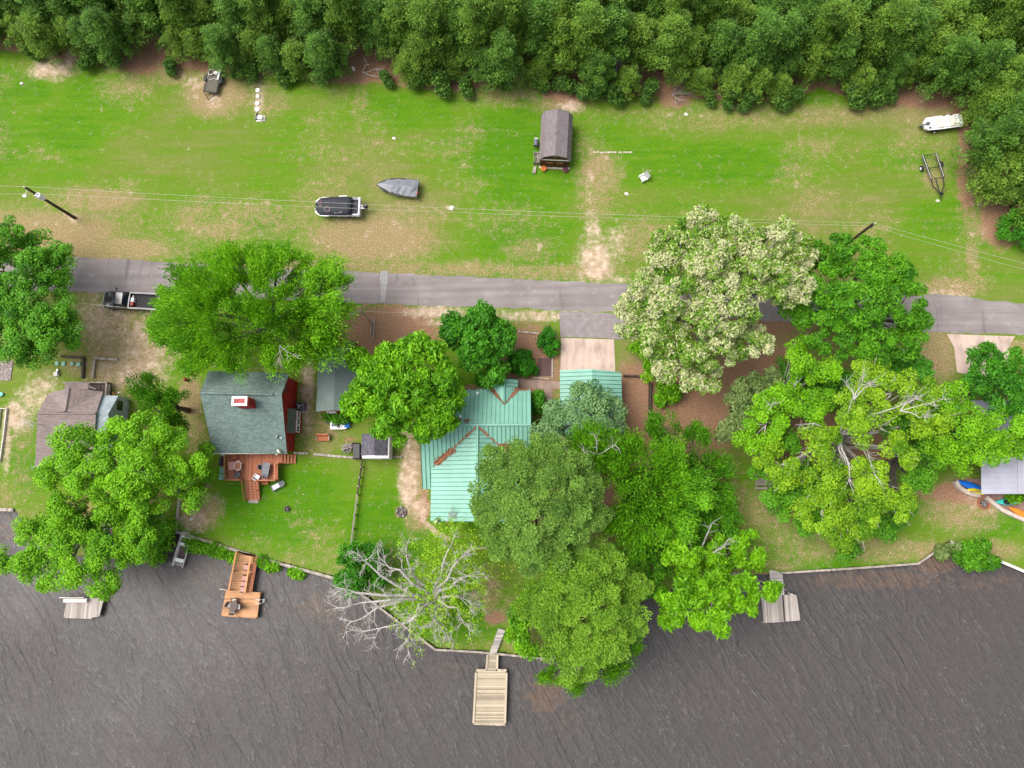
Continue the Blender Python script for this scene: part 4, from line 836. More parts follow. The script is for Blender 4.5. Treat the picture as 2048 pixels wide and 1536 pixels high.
# furniture on the deck
def chair(label, px, py, z, rz, mat='wicker', cush=None, group=None, s=1.0, name='chair'):
    o = thing(name, label, 'chair', P(px, py, z), rz, group); o.scale = (s, s, s)
    m = MB(); m.box((0, 0, .4), (.52, .5, .07)); m.build('seat', M[mat], o)
    m = MB(); m.box((0, .27, .7), (.52, .07, .6), 0, -.2); m.build('backrest', M[mat], o)
    for sx in (-1, 1):
        m = MB(); m.box((sx*.29, 0, .6), (.06, .5, .05)); m.box((sx*.29, -.22, .3), (.05, .05, .6)); m.build('armrest', M[mat], o)
        for sy in (-1, 1): m = MB(); m.box((sx*.23, sy*.2, .18), (.05, .05, .36)); m.build('leg', M[mat], o)
    if cush: m = MB(); m.box((0, -.02, .47), (.46, .44, .07)); m.build('cushion', M[cush], o)
    return o
def table(label, px, py, z, sx, sy, rz, mat, round_=False, h=.72, name='table', frame=None):
    o = thing(name, label, 'table', P(px, py, z), rz)
    m = MB()
    if round_: rr = [[(sx/2*s*math.cos(a), sy/2*s*math.sin(a), zz) for a in [k*math.pi/10 for k in range(20)]] for s, zz in ((1, h-.04), (1, h))]; m.loft(rr)
    else: m.box((0, 0, h-.02), (sx, sy, .04))
    m.build('table_top', M[mat], o)
    for a in (-1, 1):
        for b in (-1, 1): m = MB(); m.box((a*sx*.33, b*sy*.33, (h-.05)/2), (.05, .05, h-.05)); m.build('leg', M[frame or mat], o)
    return o
table('small square wire topped table at the left of the red deck', 468, 932, dz, .7, .9, 0, 'pink', frame='steel'); table('oval rimmed glass table left of centre on the red deck', 481, 932, dz, .7, 1.0, 0, 'deckred', True, frame='white')
m = MB(); m.ring((0, 0, 0), .42, .025, 24, .04); p = P(481, 932, dz); o = m.build('table_rim', M['white'], next(x for x in bpy.data.objects if x.get('label', '').startswith('oval rimmed'))); o.location = (0, 0, .73); o.scale = (.85, 1.2, 1)
table('grey rectangular patio table on the right of the red deck', 536, 938, dz, .8, 1.35, -.15, 'greyplastic')
chair('grey chair at the left side of the patio table on the red deck', 528, 934, dz, R_(100), 'greyplastic'); chair('grey chair at the south end of the patio table on the red deck', 534, 951, dz, R_(170), 'greyplastic')
chair('pale grey curved chair by the top of the deck steps', 517, 954, dz, R_(150), 'galv'); chair('dark grey chair at the south west corner of the red deck', 478, 950, dz, R_(200), 'greyplastic')
chair('reddish wooden chair against the cabin wall on the deck', 472, 914, dz, R_(10), 'deckred')
def grill(label, px, py, z, rz, mat='black', w_=1.0):
    o = thing('grill', label, 'grill', P(px, py, z), rz)
    m = MB(); m.loft([[(x, .3*math.cos(a), .75+.3*math.sin(a)) for a in [k*math.pi/6 for k in range(12)]] for x in (-w_*.35, w_*.35)]); m.build('lid', M[mat], o)
    m = MB(); m.box((w_*.5, 0, .72), (.28, .45, .04)); m.build('side_shelf', M['galv'], o)
    for a in (-1, 1):
        for b in (-1, 1): m = MB(); m.box((a*w_*.3, b*.18, .3), (.04, .04, .6)); m.build('leg', M['black'], o)
    return o
grill('black covered grill standing left of the red deck', 449, 923, 0, R_(80), 'black', 1.5)
def crate(name, label, cat, px, py, z, d, mat, rz=0, lid=None, lm=None):
    o = thing(name, label, cat, P(px, py, z), rz); m = MB(); m.box((0, 0, d[2]/2), d, taper=1.06); m.build('body', M[mat], o)
    if lid: m = MB(); m.box((0, 0, d[2]+lid/2), (d[0]*1.1, d[1]*1.1, lid), taper=.85); m.build('lid', M[lm or mat], o)
    return o
crate('planter_box', 'pale green box planter beside the left deck rail, upper one', 'planter', 449, 940, 0, (.5, .7, .6), 'offwhite', 0, .06, 'greenlid'); crate('planter_box', 'pale green box planter beside the left deck rail, lower one', 'planter', 447, 954, 0, (.5, .6, .6), 'offwhite', 0, .06, 'greenlid')
crate('toy_box', 'low red plastic box peeping out under the south deck rail', 'box', 531, 966, 0, (.8, .35, .35), 'terracotta', 0, .05)
o = thing('cooler_cart', 'white and dark grey cooler standing askew on the lawn by the deck', 'cooler', P(557, 972), R_(28))
m = MB(); m.box((0, 0, .25), (1.35, .62, .4), taper=1.05); m.build('body', M['greyplastic'], o); m = MB(); m.box((-.12, 0, .5), (.8, .5, .09), taper=.95); m.build('lid', M['white'], o); m = MB(); m.tube([(.6, -.2, .4), (.85, -.15, .5), (.85, .15, .5), (.6, .2, .4)], .03); m.build('handle', M['white'], o)
o = thing('air_conditioner', 'square grey air conditioner with a round fan beside the red cabin', 'air conditioner', P(605, 814)); m = MB(); m.box((0, 0, .4), (1.0, .9, .8), taper=.97); m.build('cabinet', M['greyplastic'], o)
m = MB(); m.cyl((-.12, 0, .82), .34, .04, 20); f = m.build('fan_grille', M['black'], o)
m = MB()
for k in range(3): a = k*2.094+.4; m.box((-.12+.16*math.cos(a), .16*math.sin(a), .86), (.22, .14, .02), a)
m.build('fan_blades', M['offwhite'], f)
slab('concrete_pad', [(594, 806), (616, 806), (615, 826), (594, 826)], .06, CON2, .06)
# --- teal roofed house ---
g0 = P(960, 880); ho = thing('house', 'teal metal roofed house with a long south wing and small entry gable', 'house', (g0.x, g0.y, 0))
zr = 5.4; X0, X1 = P(845, 978, 2.3).x, P(1061, 780, 2.7).x; yr = P(950, 850, zr).y; yn = P(950, 778, 2.7).y; ys = P(850, 978, 2.3).y
m = MB(); slab_quad(m, [(X0, yr, zr), (X1, yr, zr), (X1, yn, 2.7), (X0, yn, 2.7)]); slab_quad(m, [(X0, ys, 2.3), (X1, ys, 2.3), (X1, yr, zr), (X0, yr, zr)])
roof = m.build('roof', M['teal'], ho, world=True)
m = MB(); ribs(m, (X0, yr, zr), (X1, yr, zr), (X0, yn, 2.7), (X1, yn, 2.7), .46)
cx = P(955, 853, zr-.05).x; wx0, wx1 = P(862, 980, 3.3).x, P(1048, 980, 3.3).x; wy = P(950, 1043, 4).y; zw = zr-.06; ze = 3.3
def dzS(y): return zr+(2.3-zr)*(yr-y)/(yr-ys)
def zW(x): return zw+(ze-zw)*abs(x-cx)/(cx-wx0)
x = X0
while x <= X1+.01:   # south slope seams stop at the valley
    y_end = ys
    if wx0 < x < wx1:
        for k in range(200):
            y = yr+(ys-yr)*k/199
            if dzS(y) < zW(x) or k == 199: y_end = y; break
    ribs(m, (x, yr, zr), (x+.001, yr, zr), (x, y_end, dzS(y_end)), (x+.001, y_end, dzS(y_end)), 9); x += .46
sub(m, 'seams', M['tealdark'], roof, ho)
m = MB(); m.tube([(X0, yr, zr+.02), (X1, yr, zr+.02)], .14, 6); sub(m, 'ridge_cap', M['teal'], roof, ho)
m = MB(); slab_quad(m, [(cx, yr-.1, zw), (wx0, yr-.1, ze), (wx0, wy, ze), (cx, wy, zw)]); slab_quad(m, [(cx, yr-.1, zw), (cx, wy, zw), (wx1, wy, ze), (wx1, yr-.1, ze)])
wr = m.build('roof', M['teal'], ho, world=True); m = MB(); y = yr-.5
while y > wy:
    for ex in (wx0, wx1):
        # start at ridge, end where wing dips under main roof
        t_end = 1.0
        if y > ys:
            for k in range(101):
                xx = cx+(ex-cx)*k/100
                if zW(xx) < dzS(y): t_end = k/100; break
        if t_end > .03: e = cx+(ex-cx)*t_end; ribs(m, (cx, y, zw), (cx, y-.001, zw), (e, y, zW(e)), (e, y-.001, zW(e)), 9)
    y -= .46
sub(m, 'seams', M['tealdark'], wr, ho)
m = MB(); m.tube([(cx, yr-.1, zw+.03), (cx, wy, zw+.03)], .15, 6); sub(m, 'ridge_cap', M['teal'], wr, ho)
gx = P(1009, 770, 3.6).x; gz = 3.7; gy0 = P(1009, 757, gz).y; gw = 1.45
m = MB(); slab_quad(m, [(gx, yn-1.9, gz), (gx, gy0, gz), (gx-gw, gy0, 2.75), (gx-gw, yn-.1, 2.75)][::-1]); slab_quad(m, [(gx, yn-1.9, gz), (gx, gy0, gz), (gx+gw, gy0, 2.75), (gx+gw, yn-.1, 2.75)])
gr = m.build('entry_roof', M['teal'], ho, world=True); m = MB(); y = gy0
while y > yn-.2:
    for s in (-1, 1): ribs(m, (gx, y, gz), (gx, y-.001, gz), (gx+s*gw, y, 2.75), (gx+s*gw, y-.001, 2.75), 9)
    y -= .42
m.tube([(gx, gy0, gz+.02), (gx, yn-1.7, gz+.02)], .1, 6); sub(m, 'seams', M['tealdark'], gr, ho)
m = MB(); ax0, ax1 = X0+.45, X1-.4
m.loft([[(ax0, yy, z) for yy, z in [(ys+.4, 0), (yn-.4, 0), (yn-.4, 2.6), (yr, zr-.2), (ys+.4, 2.25)]], [(ax1, yy, z) for yy, z in [(ys+.4, 0), (yn-.4, 0), (yn-.4, 2.6), (yr, zr-.2), (ys+.4, 2.25)]]])
m.build('wall', M['tanside'], ho, world=True)
m = MB(); prof = [(wx0+.4, 0), (wx0+.4, ze-.05), (cx, zw-.2), (wx1-.4, ze-.05), (wx1-.4, 0)]
m.loft([[(x, yr-1, z) for x, z in prof], [(x, wy+.35, z) for x, z in prof]]); m.build('wall', M['tanside'], ho, world=True)
m = MB(); m.box((gx, yn+.35, 1.3), (2.3, 1.6, 2.6)); m.build('wall', M['brick'], ho, world=True)
for xx in (-3.6, -1.8, 1.8, 3.6): window(ho, (cx+xx, wy+.33, 1.5), 1.2, 1.3, 'y', -1)
for xx, yy, zz in [(921, 833, 4.9), (902, 853, 5.3), (955, 787, 3.1)]:
    p = P(xx, yy, zz); m = MB(); m.cyl((p.x, p.y, zz), .1, .4, 10); m.cyl((p.x, p.y, zz+.22), .16, .06, 10); m.build('vent_pipe', M['white'], ho, world=True)
dish('satellite dish at the south west corner of the teal roof', 873, 1041, 3.6, .75, .9)
# drifts of fallen needles lying in the roof valleys
lit = MB(); rg = random.Random(9)
def litter(px, py, n, spread, zf):
    for k in range(n):
        c = P(px, py, 4); x = c.x+rg.gauss(0, spread[0]); y = c.y+rg.gauss(0, spread[1]); z = zf(x, y)+.03+rg.uniform(0, .03); a = rg.uniform(0, 3.14); l_ = rg.uniform(.06, .16); w_ = rg.uniform(.03, .08)
        dx, dy = math.cos(a)*l_, math.sin(a)*l_; ex, ey = -math.sin(a)*w_, math.cos(a)*w_
        zz = lambda u, v: zf(u, v)+.07
        lit.add([(x-dx, y-dy, zz(x-dx, y-dy)), (x+ex, y+ey, zz(x+ex, y+ey)), (x+dx, y+dy, zz(x+dx, y+dy)), (x-ex, y-ey, zz(x-ex, y-ey))], [(0, 3, 2, 1)])
zroof = lambda x, y: max(dzS(y) if y < yr else zr+(2.7-zr)*(y-yr)/(yn-yr), zW(x) if y < yr else 0, (gz-(gz-2.75)*abs(x-gx)/gw) if (abs(x-gx) < gw and y > yn-1.9) else 0)
def at_xy(x, y, n, sp):
    for k in range(n):
        xx = x+rg.gauss(0, sp[0]); yy = y+rg.gauss(0, sp[1]); a = rg.uniform(0, 3.14); l_ = rg.uniform(.05, .12); w_ = rg.uniform(.03, .07); zz = lambda u, v: zroof(u, v)+.09
        dx, dy = math.cos(a)*l_, math.sin(a)*l_; ex, ey = -math.sin(a)*w_, math.cos(a)*w_
        lit.add([(xx-dx, yy-dy, zz(xx-dx, yy-dy)), (xx+ex, yy+ey, zz(xx+ex, yy+ey)), (xx+dx, yy+dy, zz(xx+dx, yy+dy)), (xx-ex, yy-ey, zz(xx-ex, yy-ey))], [(0, 3, 2, 1)])
def valley(f, side):
    y = yr+(ys-yr)*f; ex = wx0 if side < 0 else wx1
    for k in range(400):
        x = cx+(ex-cx)*k/400
        if zW(x) < dzS(y): break
    return x, y
for i in range(60):
    f = .03+.62*i/60; x, y = valley(f, -1); at_xy(x, y, rg.choice([10, 26, 34]) if .38 < f < .6 else rg.choice([0, 2, 4, 9]), ((.2, .12) if .38 < f < .6 else (.05, .05)))
    if f < .5: x, y = valley(f, 1); at_xy(x, y, rg.choice([1, 4, 10]), (.03+.4*f*f, .04+.2*f*f))
x, y = valley(.36, 1); at_xy(x+.3, y+.1, 160, (.38, .22))
for i in range(40):
    f = i/39
    for s in (-1, 1): at_xy(gx+s*gw*f, yn-1.9+1.85*f, rg.choice([0, 2, 5]) if f < .5 else 8, (.03+.12*f*f, .04+.05*f))
at_xy(P(1048, 779, 3).x, yn-.1, 60, (.5, .05)); at_xy(P(935, 780, 3).x, yn-.06, 40, (.8, .04))
for a in [(936, 843, 26, (.12, .12)), (921, 843, 16, (.1, .1))]: litter(*a, zroof)
tag(lit.build('needle_litter', plain('fallen_needles', (.30, .12, .06), .95, var=.5, scale=9)), kind='stuff', label='reddish fallen pine needles lying in the teal roof valleys', cat='needle litter')
# --- carport ---
z1, z2 = 3.3, 2.6; cx0, cx1, cm = P(1120, 760, z2).x, P(1243, 760, z2).x, P(1184, 745, z1).x; cy0, cy1 = P(1184, 738, z1).y, P(1184, 870, z2).y
cp = thing('carport', 'teal metal carport at the foot of the concrete driveway', 'carport', ((cx0+cx1)/2, (cy0+cy1)/2, 0))
m = MB(); slab_quad(m, [(cx0, cy1, z2), (cm, cy1, z1), (cm, cy0, z1), (cx0, cy0, z2)], .08); slab_quad(m, [(cm, cy1, z1), (cx1, cy1, z2), (cx1, cy0-.25, z2), (cm, cy0, z1)], .08); rf = m.build('roof', M['teal'], cp, world=True)
m = MB(); y = cy0-.3
while y > cy1: ribs(m, (cm, y, z1), (cm, y-.001, z1), (cx0, y, z2), (cx0, y-.001, z2), 9); ribs(m, (cm, y, z1), (cm, y-.001, z1), (cx1, y, z2), (cx1, y-.001, z2), 9); y -= .45
sub(m, 'seams', M['tealdark'], rf, cp)
for xx in (cx0+.2, cx1-.2):
    for k in range(3): m = MB(); m.box((xx, cy1+.3+(cy0-cy1-.8)*k/2, 1.27), (.12, .12, 2.5)); m.build('post', M['white'], cp, world=True)
# --- long garage ---
z1, z2 = 3.9, 2.9; ga = [P(632, 700, z2), P(636, 823, z2)]; gx0 = P(632, 823, z2).x; gxr = P(667, 823, z1).x; gx1 = 2*gxr-gx0+.4; gy0, gy1 = P(650, 698, z2).y, P(650, 823, z2).y
ga = thing('garage', 'long grey green roofed garage between the cabin and the maple', 'garage', (gxr, (gy0+gy1)/2, 0))
m = MB(); slab_quad(m, [(gx0, gy1, z2), (gxr, gy1, z1), (gxr, gy0, z1), (gx0, gy0, z2)]); slab_quad(m, [(gxr, gy1, z1), (gx1, gy1, z2), (gx1, gy0, z2), (gxr, gy0, z1)]); m.build('roof', M['garageroof'], ga, world=True)
m = MB(); prof = [(gx0+.25, 0), (gx0+.25, z2-.1), (gxr, z1-.15), (gx1-.25, z2-.1), (gx1-.25, 0)]; m.loft([[(x, gy0-.3, z) for x, z in prof], [(x, gy1+.1, z) for x, z in prof]]); m.build('wall', M['red'], ga, world=True)
window(ga, (gxr-.8, gy1+.08, 1.5), 1.0, .9, 'y', -1)
# --- little white shed ---
z1, z2 = 2.9, 2.2; sx0, sx1 = P(722, 912, z2).x, P(775, 912, z2).x; sxr = P(748, 908, z1).x; sy0, sy1 = P(748, 868, z2).y, P(748, 911, z2).y
sh_ = thing('shed', 'little white walled shed with a charcoal roof below the maple', 'shed', (sxr, (sy0+sy1)/2, 0))
m = MB(); slab_quad(m, [(sx0, sy1, z2), (sxr, sy1, z1), (sxr, sy0, z1), (sx0, sy0, z2)], .08); slab_quad(m, [(sxr, sy1, z1), (sx1, sy1, z2), (sx1, sy0, z2), (sxr, sy0, z1)], .08); m.build('roof', M['shedroof'], sh_, world=True)
m = MB(); prof = [(sx0+.12, 0), (sx0+.12, z2-.08), (sxr, z1-.1), (sx1+.02, z2-.02), (sx1+.02, 0)]; m.loft([[(x+(.12 if x > sxr+.5 else 0), sy0-.1, z-.1) for x, z in prof], [(x+(.12 if x > sxr+.5 else 0), sy1-.3, z-.1) for x, z in prof]]); m.build('wall', M['white'], sh_, world=True)
m = MB(); m.box((sxr, sy1-.32, .95), (1.4, .06, 1.8)); m.build('door', M['offwhite'], sh_, world=True)
crate('storage_bin', 'black storage bin against the little white shed', 'bin', 716, 903, 0, (.75, 1.7, .8), 'black', R_(2), .08)
crate('storage_bin', 'dark flat topped box north of the garage roof', 'box', 703, 690, 0, (1.1, .6, .7), 'black', R_(-5), .08)
# --- barn shed (gambrel) ---
b0, b1 = P(1080, 334), P(1137, 336); W_ = (b1-b0).length; rz = math.atan2((b1-b0).y, (b1-b0).x); mid = (b0+b1)/2; bk = P(1117, 217, 3.4); Lb = bk.y-mid.y
barn = thing('barn_shed', 'dark brown barn shaped shed with a grey shingle roof on the field', 'shed', mid, rz-.012)
def gam(w_, zz=0): return [(-w_, 1.95+zz), (-w_*.72, 2.85+zz), (0, 3.4+zz), (w_*.72, 2.85+zz), (w_, 1.95+zz)]
m = MB(); o_ = gam(W_/2+.16); i_ = gam(W_/2+.1, -.1); ring = o_+i_[::-1]
m.loft([[(x, -.12, z) for x, z in ring], [(x, Lb, z) for x, z in ring]]); m.build('roof', M['barnroof'], barn)
m = MB(); pr = [(-W_/2, .15)]+[(x, z) for x, z in gam(W_/2-.02, -.1)]+[(W_/2, .15)]; m.loft([[(x, 0, z) for x, z in pr], [(x, Lb-.15, z) for x, z in pr]]); m.build('wall', M['brownside'], barn)
m = MB(); m.box((0, -.05, 2.0), (W_+.1, .1, .1)); m.build('trim_board', M['offwhite'], barn)
m = MB(); m.box((0, -.1, .12), (W_+.2, .35, .14)); m.build('sill_board', M['dockrailtan'], barn)
for s in (-1, 1): m = MB(); m.box((s*.62, -.03, 1.0), (1.15, .06, 1.7)); d_ = m.build('door', M['brownside'], barn); m = MB(); m.box((s*.62, -.08, 1.35), (.8, .04, .1)); m.build('strap_hinge', M['terracotta'], d_)
m = MB(); m.box((0, -.05, 3.05), (.4, .08, .2)); m.build('vent', M['dockrailtan'], barn)
for x, y, s in [(.2, .45, 1), (-.1, .62, 1)]: m = MB(); m.box((-.1, Lb*y, 3.42), (.12, .3, .05)); m.build('roof_vent', M['barnroof'], barn)
grill('blue grey barrel grill left of the brown barn shed', 1072, 292, 0, R_(88), 'greyplastic', 1.1)
o = thing('garden_bench', 'wooden slatted bench standing along the left wall of the barn shed', 'bench', P(1073, 319), R_(90)); 
for k in range(3): m = MB(); m.box((0, -.3+k*.2, .42), (1.3, .14, .04)); m.build('slat', M['greywood'], o)
m = MB(); m.box((0, .32, .62), (1.3, .05, .4)); m.build('backrest', M['greywood'], o)
for a in (-1, 1): m = MB(); m.box((a*.62, 0, .3), (.07, .75, .6)); m.build('end_frame', M['greywood'], o)
o = thing('plank', 'weathered plank block lying left of the barn door', 'plank', P(1069, 341), R_(80)); m = MB(); m.box((0, 0, .12), (1.0, .4, .22), taper=.9); m.build('plank', M['greywood'], o)
def pot(label, px, py, fm, r=.35):
    o = thing('flower_pot', label, 'flower pot', P(px, py)); m = MB(); m.tube([(0, 0, 0), (0, 0, .3)], [r*.6, r*.85], 12); m.build('pot', M['terracotta'], o)
    rg = random.Random(px); m = MB()
    for k in range(60): a = rg.uniform(0, 6.28); q = r*math.sqrt(rg.random()); m.box((q*math.cos(a), q*math.sin(a), .32+rg.uniform(0, .18)), (.1, .06, .02), rg.uniform(0, 3), rg.uniform(-.6, .6))
    m.build('flowers', fm, o)
pot('orange flower pot at the left of the barn shed door', 1087, 340, M['orange']); pot('purple flower pot at the right of the barn shed door', 1130, 342, M['purple'])
# --- brown hip roofed house ---
g0 = P(140, 850); bh = thing('house', 'brown shingled house with a pale blue gable at the left edge', 'house', (g0.x, g0.y, 0))
zr = 4.6; E, F_, D, A_, B_, C_ = P(75, 827, zr), P(192, 827, zr), P(96, 787, 2.9), P(139, 776, 4.1), P(131, 823, zr), P(206, 783, 2.9)
SW, SE = P(70, 934, 2.6), P(186, 934, 2.6)
m = MB(); slab_quad(m, [SW, SE, F_, E]); slab_quad(m, [E, B_, D]); slab_quad(m, [B_, F_, C_]); rf = m.build('roof', M['brownroof'], bh, world=True)
m = MB(); slab_quad(m, [B_, A_, D]); rg_ = m.build('gable_roof', M['brownroof'], bh, world=True); m = MB(); slab_quad(m, [B_, C_, A_]); m.build('gable_roof', M['brownrib'], bh, world=True)
m = MB(); m.tube([E+Vector((0, 0, .02)), F_+Vector((0, 0, .02))], .12, 6); m.tube([A_+Vector((0, 0, .02)), B_+Vector((0, 0, .02))], .1, 6); sub(m, 'ridge_cap', M['brownroof'], rf, bh)
xw, xe = E.x+.6, P(222, 800).x; ys, yn = SW.y+.4, D.y-.2; pr = [(ys, 0), (yn, 0), (yn, 2.6), ((E.y), zr-.25), (ys, 2.4)]
m = MB(); m.loft([[(xw, y, z) for y, z in pr], [(F_.x-.25, y, z) for y, z in pr]]); m.build('wall', M['paleblue'], bh, world=True)
m = MB(); q = [(F_.x-.25, 0), (F_.x-.25, 2.6)]; pr2 = [(ys+1.2, 0), (yn, 0), (yn, 2.75), (E.y, zr-.2), (ys+1.2, 2.9)]
m.loft([[(F_.x-.3, y, z) for y, z in pr2], [(F_.x+.95, y, z-(.0 if z < .1 else .45)) for y, z in pr2]]); m.build('wall', M['paleblue'], bh, world=True)
window(bh, (F_.x+.97, P(212, 811, 2).y, 1.9), 1.0, .9, 'x', 1, 'black')
m = MB(); slab_quad(m, [P(128, 778, 3), P(176, 779, 3), P(178, 766, 2.8), P(131, 764, 2.8)], .1); m.build('porch_roof', M['brownroof'], bh, world=True)
bd = thing('deck', 'dark weathered porch deck north of the brown roofed house', 'deck', P(195, 780)); a, b = P(130, 800, .5), P(222, 766, .5)
m = MB(); m.box(((a.x+b.x)/2, (a.y+b.y)/2, .45), (b.x-a.x, b.y-a.y, .1)); m.build('deck_boards', M['decklight'], bd, world=True)
rail(bd, [(a.x+.1, b.y-.05), (b.x-.05, b.y-.05), (b.x-.05, a.y)], .5, .8, 'greywood')
o = thing('loose_board', 'loose pale board leaning across the dark porch deck', 'board', P(184, 775, .55), R_(-22)); m = MB(); m.box((0, 0, .05), (1.1, .12, .05)); m.build('board', M['offwhite'], o)
def antenna(label, px, py, z, rz, L_=1.6, n=7):
    b = P(px, py, z); o = thing('tv_antenna', label, 'antenna', (b.x, b.y, 0), rz); m = MB(); m.tube([(0, 0, 0), (0, 0, z+.1)], .03, 6); m.build('mast', M['galv'], o); m = MB(); m.tube([(-L_/2, 0, z), (L_/2, 0, z)], .025, 5); m.build('boom', M['galv'], o)
    for k in range(n): m = MB(); x = -L_/2+L_*k/(n-1); l_ = .4+.6*k/n; m.tube([(x, -l_, z), (x, l_, z)], .018, 4); m.build('element', M['galv'], o)
antenna('tall aerial with many rods beside the west end of the brown roof', 55, 845, 6.5, R_(150)); antenna('small aerial at the south west corner of the brown roof', 72, 932, 3.4, R_(20), 1.0, 3)
dish('rusty satellite dish standing right of the pale blue gable', 233, 791, 1.0, .8, 2.2, 'terracotta')
# --- grey metal roofed house at the right edge ---
z1, z2 = 3.6, 2.8; a, b = P(1963, 988, z2), P(2120, 800, z2); gh = thing('house', 'pale grey metal roofed house at the right edge beside the kayaks', 'house', ((a.x+b.x)/2, (a.y+b.y)/2, 0))
yy = (a.y+b.y)/2
m = MB(); slab_quad(m, [(a.x, a.y, z2), (b.x, a.y, z2), (b.x, yy, z1), (a.x, yy, z1)], .1); slab_quad(m, [(a.x, yy, z1), (b.x, yy, z1), (b.x, b.y, z2), (a.x, b.y, z2)], .1); rf = m.build('roof', M['greymetal'], gh, world=True)
m = MB()
for k in range(9): y = a.y+(yy-a.y)*k/9; z = z2+(z1-z2)*k/9; m.box(((a.x+b.x)/2, y+.05, z+.02), (b.x-a.x, .06, .05))
m.box((P(2037, 960, 3).x, (a.y+yy)/2, (z1+z2)/2+.05), (.3, (yy-a.y), .03), 0, math.atan2(z1-z2, yy-a.y)); sub(m, 'seams', M['greymetal'], rf, gh)
m = MB(); m.box((a.x+.25, a.y+.25, 1.35), (.12, .12, 2.7)); m.box((a.x+4.5, a.y+.25, 1.35), (.12, .12, 2.7)); pr = [(a.y+2.4, 0), (a.y+2.4, z2+.1), (yy, z1-.12), (b.y-.3, z2-.1), (b.y-.3, 0)]; m.loft([[(a.x+3.4, y, z) for y, z in pr], [(b.x-.3, y, z) for y, z in pr]]); m.build('wall', M['tanside'], gh, world=True)
# ---------------- docks ----------------
WL = -.5
def dock_piece(root, pts, z, mat, name='deck_boards', th=.1):
    q = [P(x, y, z) for x, y in pts]; m = MB(); m.prism([(p.x, p.y) for p in q][::-1], z-th, z); return m.build(name, mat, root, world=True)
def posts(root, pts, z, mat, r=.12, top=.0):
    for x, y in pts: p = P(x, y, z); m = MB(); m.box((p.x, p.y, (z+top-1.6)/2), (r, r, z+top+1.6)); m.build('post', mat, root, world=True)
z = .15
dk = thing('dock', 'orange stained dock with a railed walkway below the red cabin lawn', 'dock', tuple(P(483, 1210)[:2])+(WL,))
dock_piece(dk, [(478, 1103), (513, 1110), (502, 1184), (462, 1180)], z, M['dockorange'], 'walkway'); dock_piece(dk, [(452, 1180), (521, 1185), (514, 1237), (442, 1232)], z, M['dockorange'])
a = [P(x, y, z) for x, y in [(479, 1103), (464, 1179)]]; b = [P(x, y, z) for x, y in [(512, 1112), (500, 1183)]]
rail(dk, [a[0], a[1]], z, .9, 'dockrail', .12, 1.7, top=.2); rail(dk, [b[0]+Vector((-.25, 0, 0)), b[1]+Vector((-.25, 0, 0))], z, .9, 'dockrail', .12, 1.7, top=.2)
m = MB(); p, q = b[0], b[1]; d = q-p; m.box(((p.x+q.x)/2+.1, (p.y+q.y)/2, z+.1), (d.length, .35, .06), math.atan2(d.y, d.x)); m.build('outer_walk_board', M['deckred'], dk, world=True)
posts(dk, [(443, 1231), (513, 1236), (452, 1182), (520, 1187), (478, 1234), (468, 1150), (506, 1150)], z, M['dockrail'])
p = P(520, 1202, z); m = MB()
for s in (-.2, .2): m.tube([(p.x-.5, p.y+s, z+.05), (p.x, p.y+s, z+.6), (p.x+.25, p.y+s, z+.5), (p.x+.3, p.y+s, WL-.4)], .03, 6)
for k in range(3): m.tube([(p.x+.3, p.y-.2, z-.1-k*.25), (p.x+.3, p.y+.2, z-.1-k*.25)], .025, 5)
m.build('ladder', M['white'], dk, world=True)
m = MB(); p = P(448, 1180, z); m.tube([(p.x-.5, p.y+.1, z), (p.x+.4, p.y, z+.05)], .07, 6); m.build('cleat_post', M['dockrailtan'], dk, world=True)
for i, (x, y) in enumerate([(496, 1134), (493, 1156), (491, 1167), (489, 1178)]):
    o = thing('bench_seat', ['pink seat nearest the shore on the orange dock walkway', 'pink seat second from the shore on the orange dock walkway', 'pink seat third from the shore on the orange dock walkway', 'pink seat farthest from the shore on the orange dock walkway'][i], 'seat', P(x, y, z), R_(-8), 'pink seats along the orange dock walkway')
    m = MB(); m.box((0, 0, .42), (.55, .55, .08)); m.build('cushion', M['pink'], o)
    for s in (-1, 1): m = MB(); m.box((-.02, s*.31, .3), (.6, .04, .6)); m.build('armrest', M['darkwood'], o)
table('oval brown wicker table at the middle of the orange dock', 472, 1211, z, .8, 1.35, -.25, 'wicker', True)
chair('wicker chair with a pale cushion left of the orange dock table', 464, 1209, z, R_(60), 'wicker', 'offwhite', s=1.1); chair('wicker chair north of the orange dock table', 472, 1200, z, 0, 'wicker', 'offwhite'); chair('wicker chair east of the orange dock table', 481, 1212, z, R_(-85), 'wicker', 'offwhite'); chair('wicker chair south of the orange dock table', 469, 1221, z, R_(175), 'wicker', 'offwhite')
dk = thing('dock', 'pale tan plank dock reaching farthest out into the lake', 'dock', tuple(P(980, 1390)[:2])+(WL,))
dock_piece(dk, [(977, 1309), (993, 1309), (992, 1342), (974, 1342)], z, M['docktan'], 'walkway'); dock_piece(dk, [(952, 1342), (1013, 1342), (1010, 1449), (948, 1448)], z, M['docktan'])
def edge_board(root, a, b, z, w_, h, mat):
    m = MB(); A = P(*a, z); B = P(*b, z); c = (A+B)/2; d = B-A; m.box((c.x, c.y, z+h/2), (d.length, w_, h), math.atan2(d.y, d.x)); m.build('edge_board', mat, root, world=True)
for a, b in [((953, 1340), (973, 1340)), ((995, 1340), (1013, 1340)), ((952, 1345), (947, 1446)), ((1013, 1345), (1010, 1446)), ((975, 1309), (973, 1338)), ((995, 1309), (994, 1338))]: edge_board(dk, a, b, z+.004, .22, .1, M['dockrailtan'])
edge_board(dk, (948, 1448), (1010, 1450), z+.004, .14, .03, M['dockrailtan'])
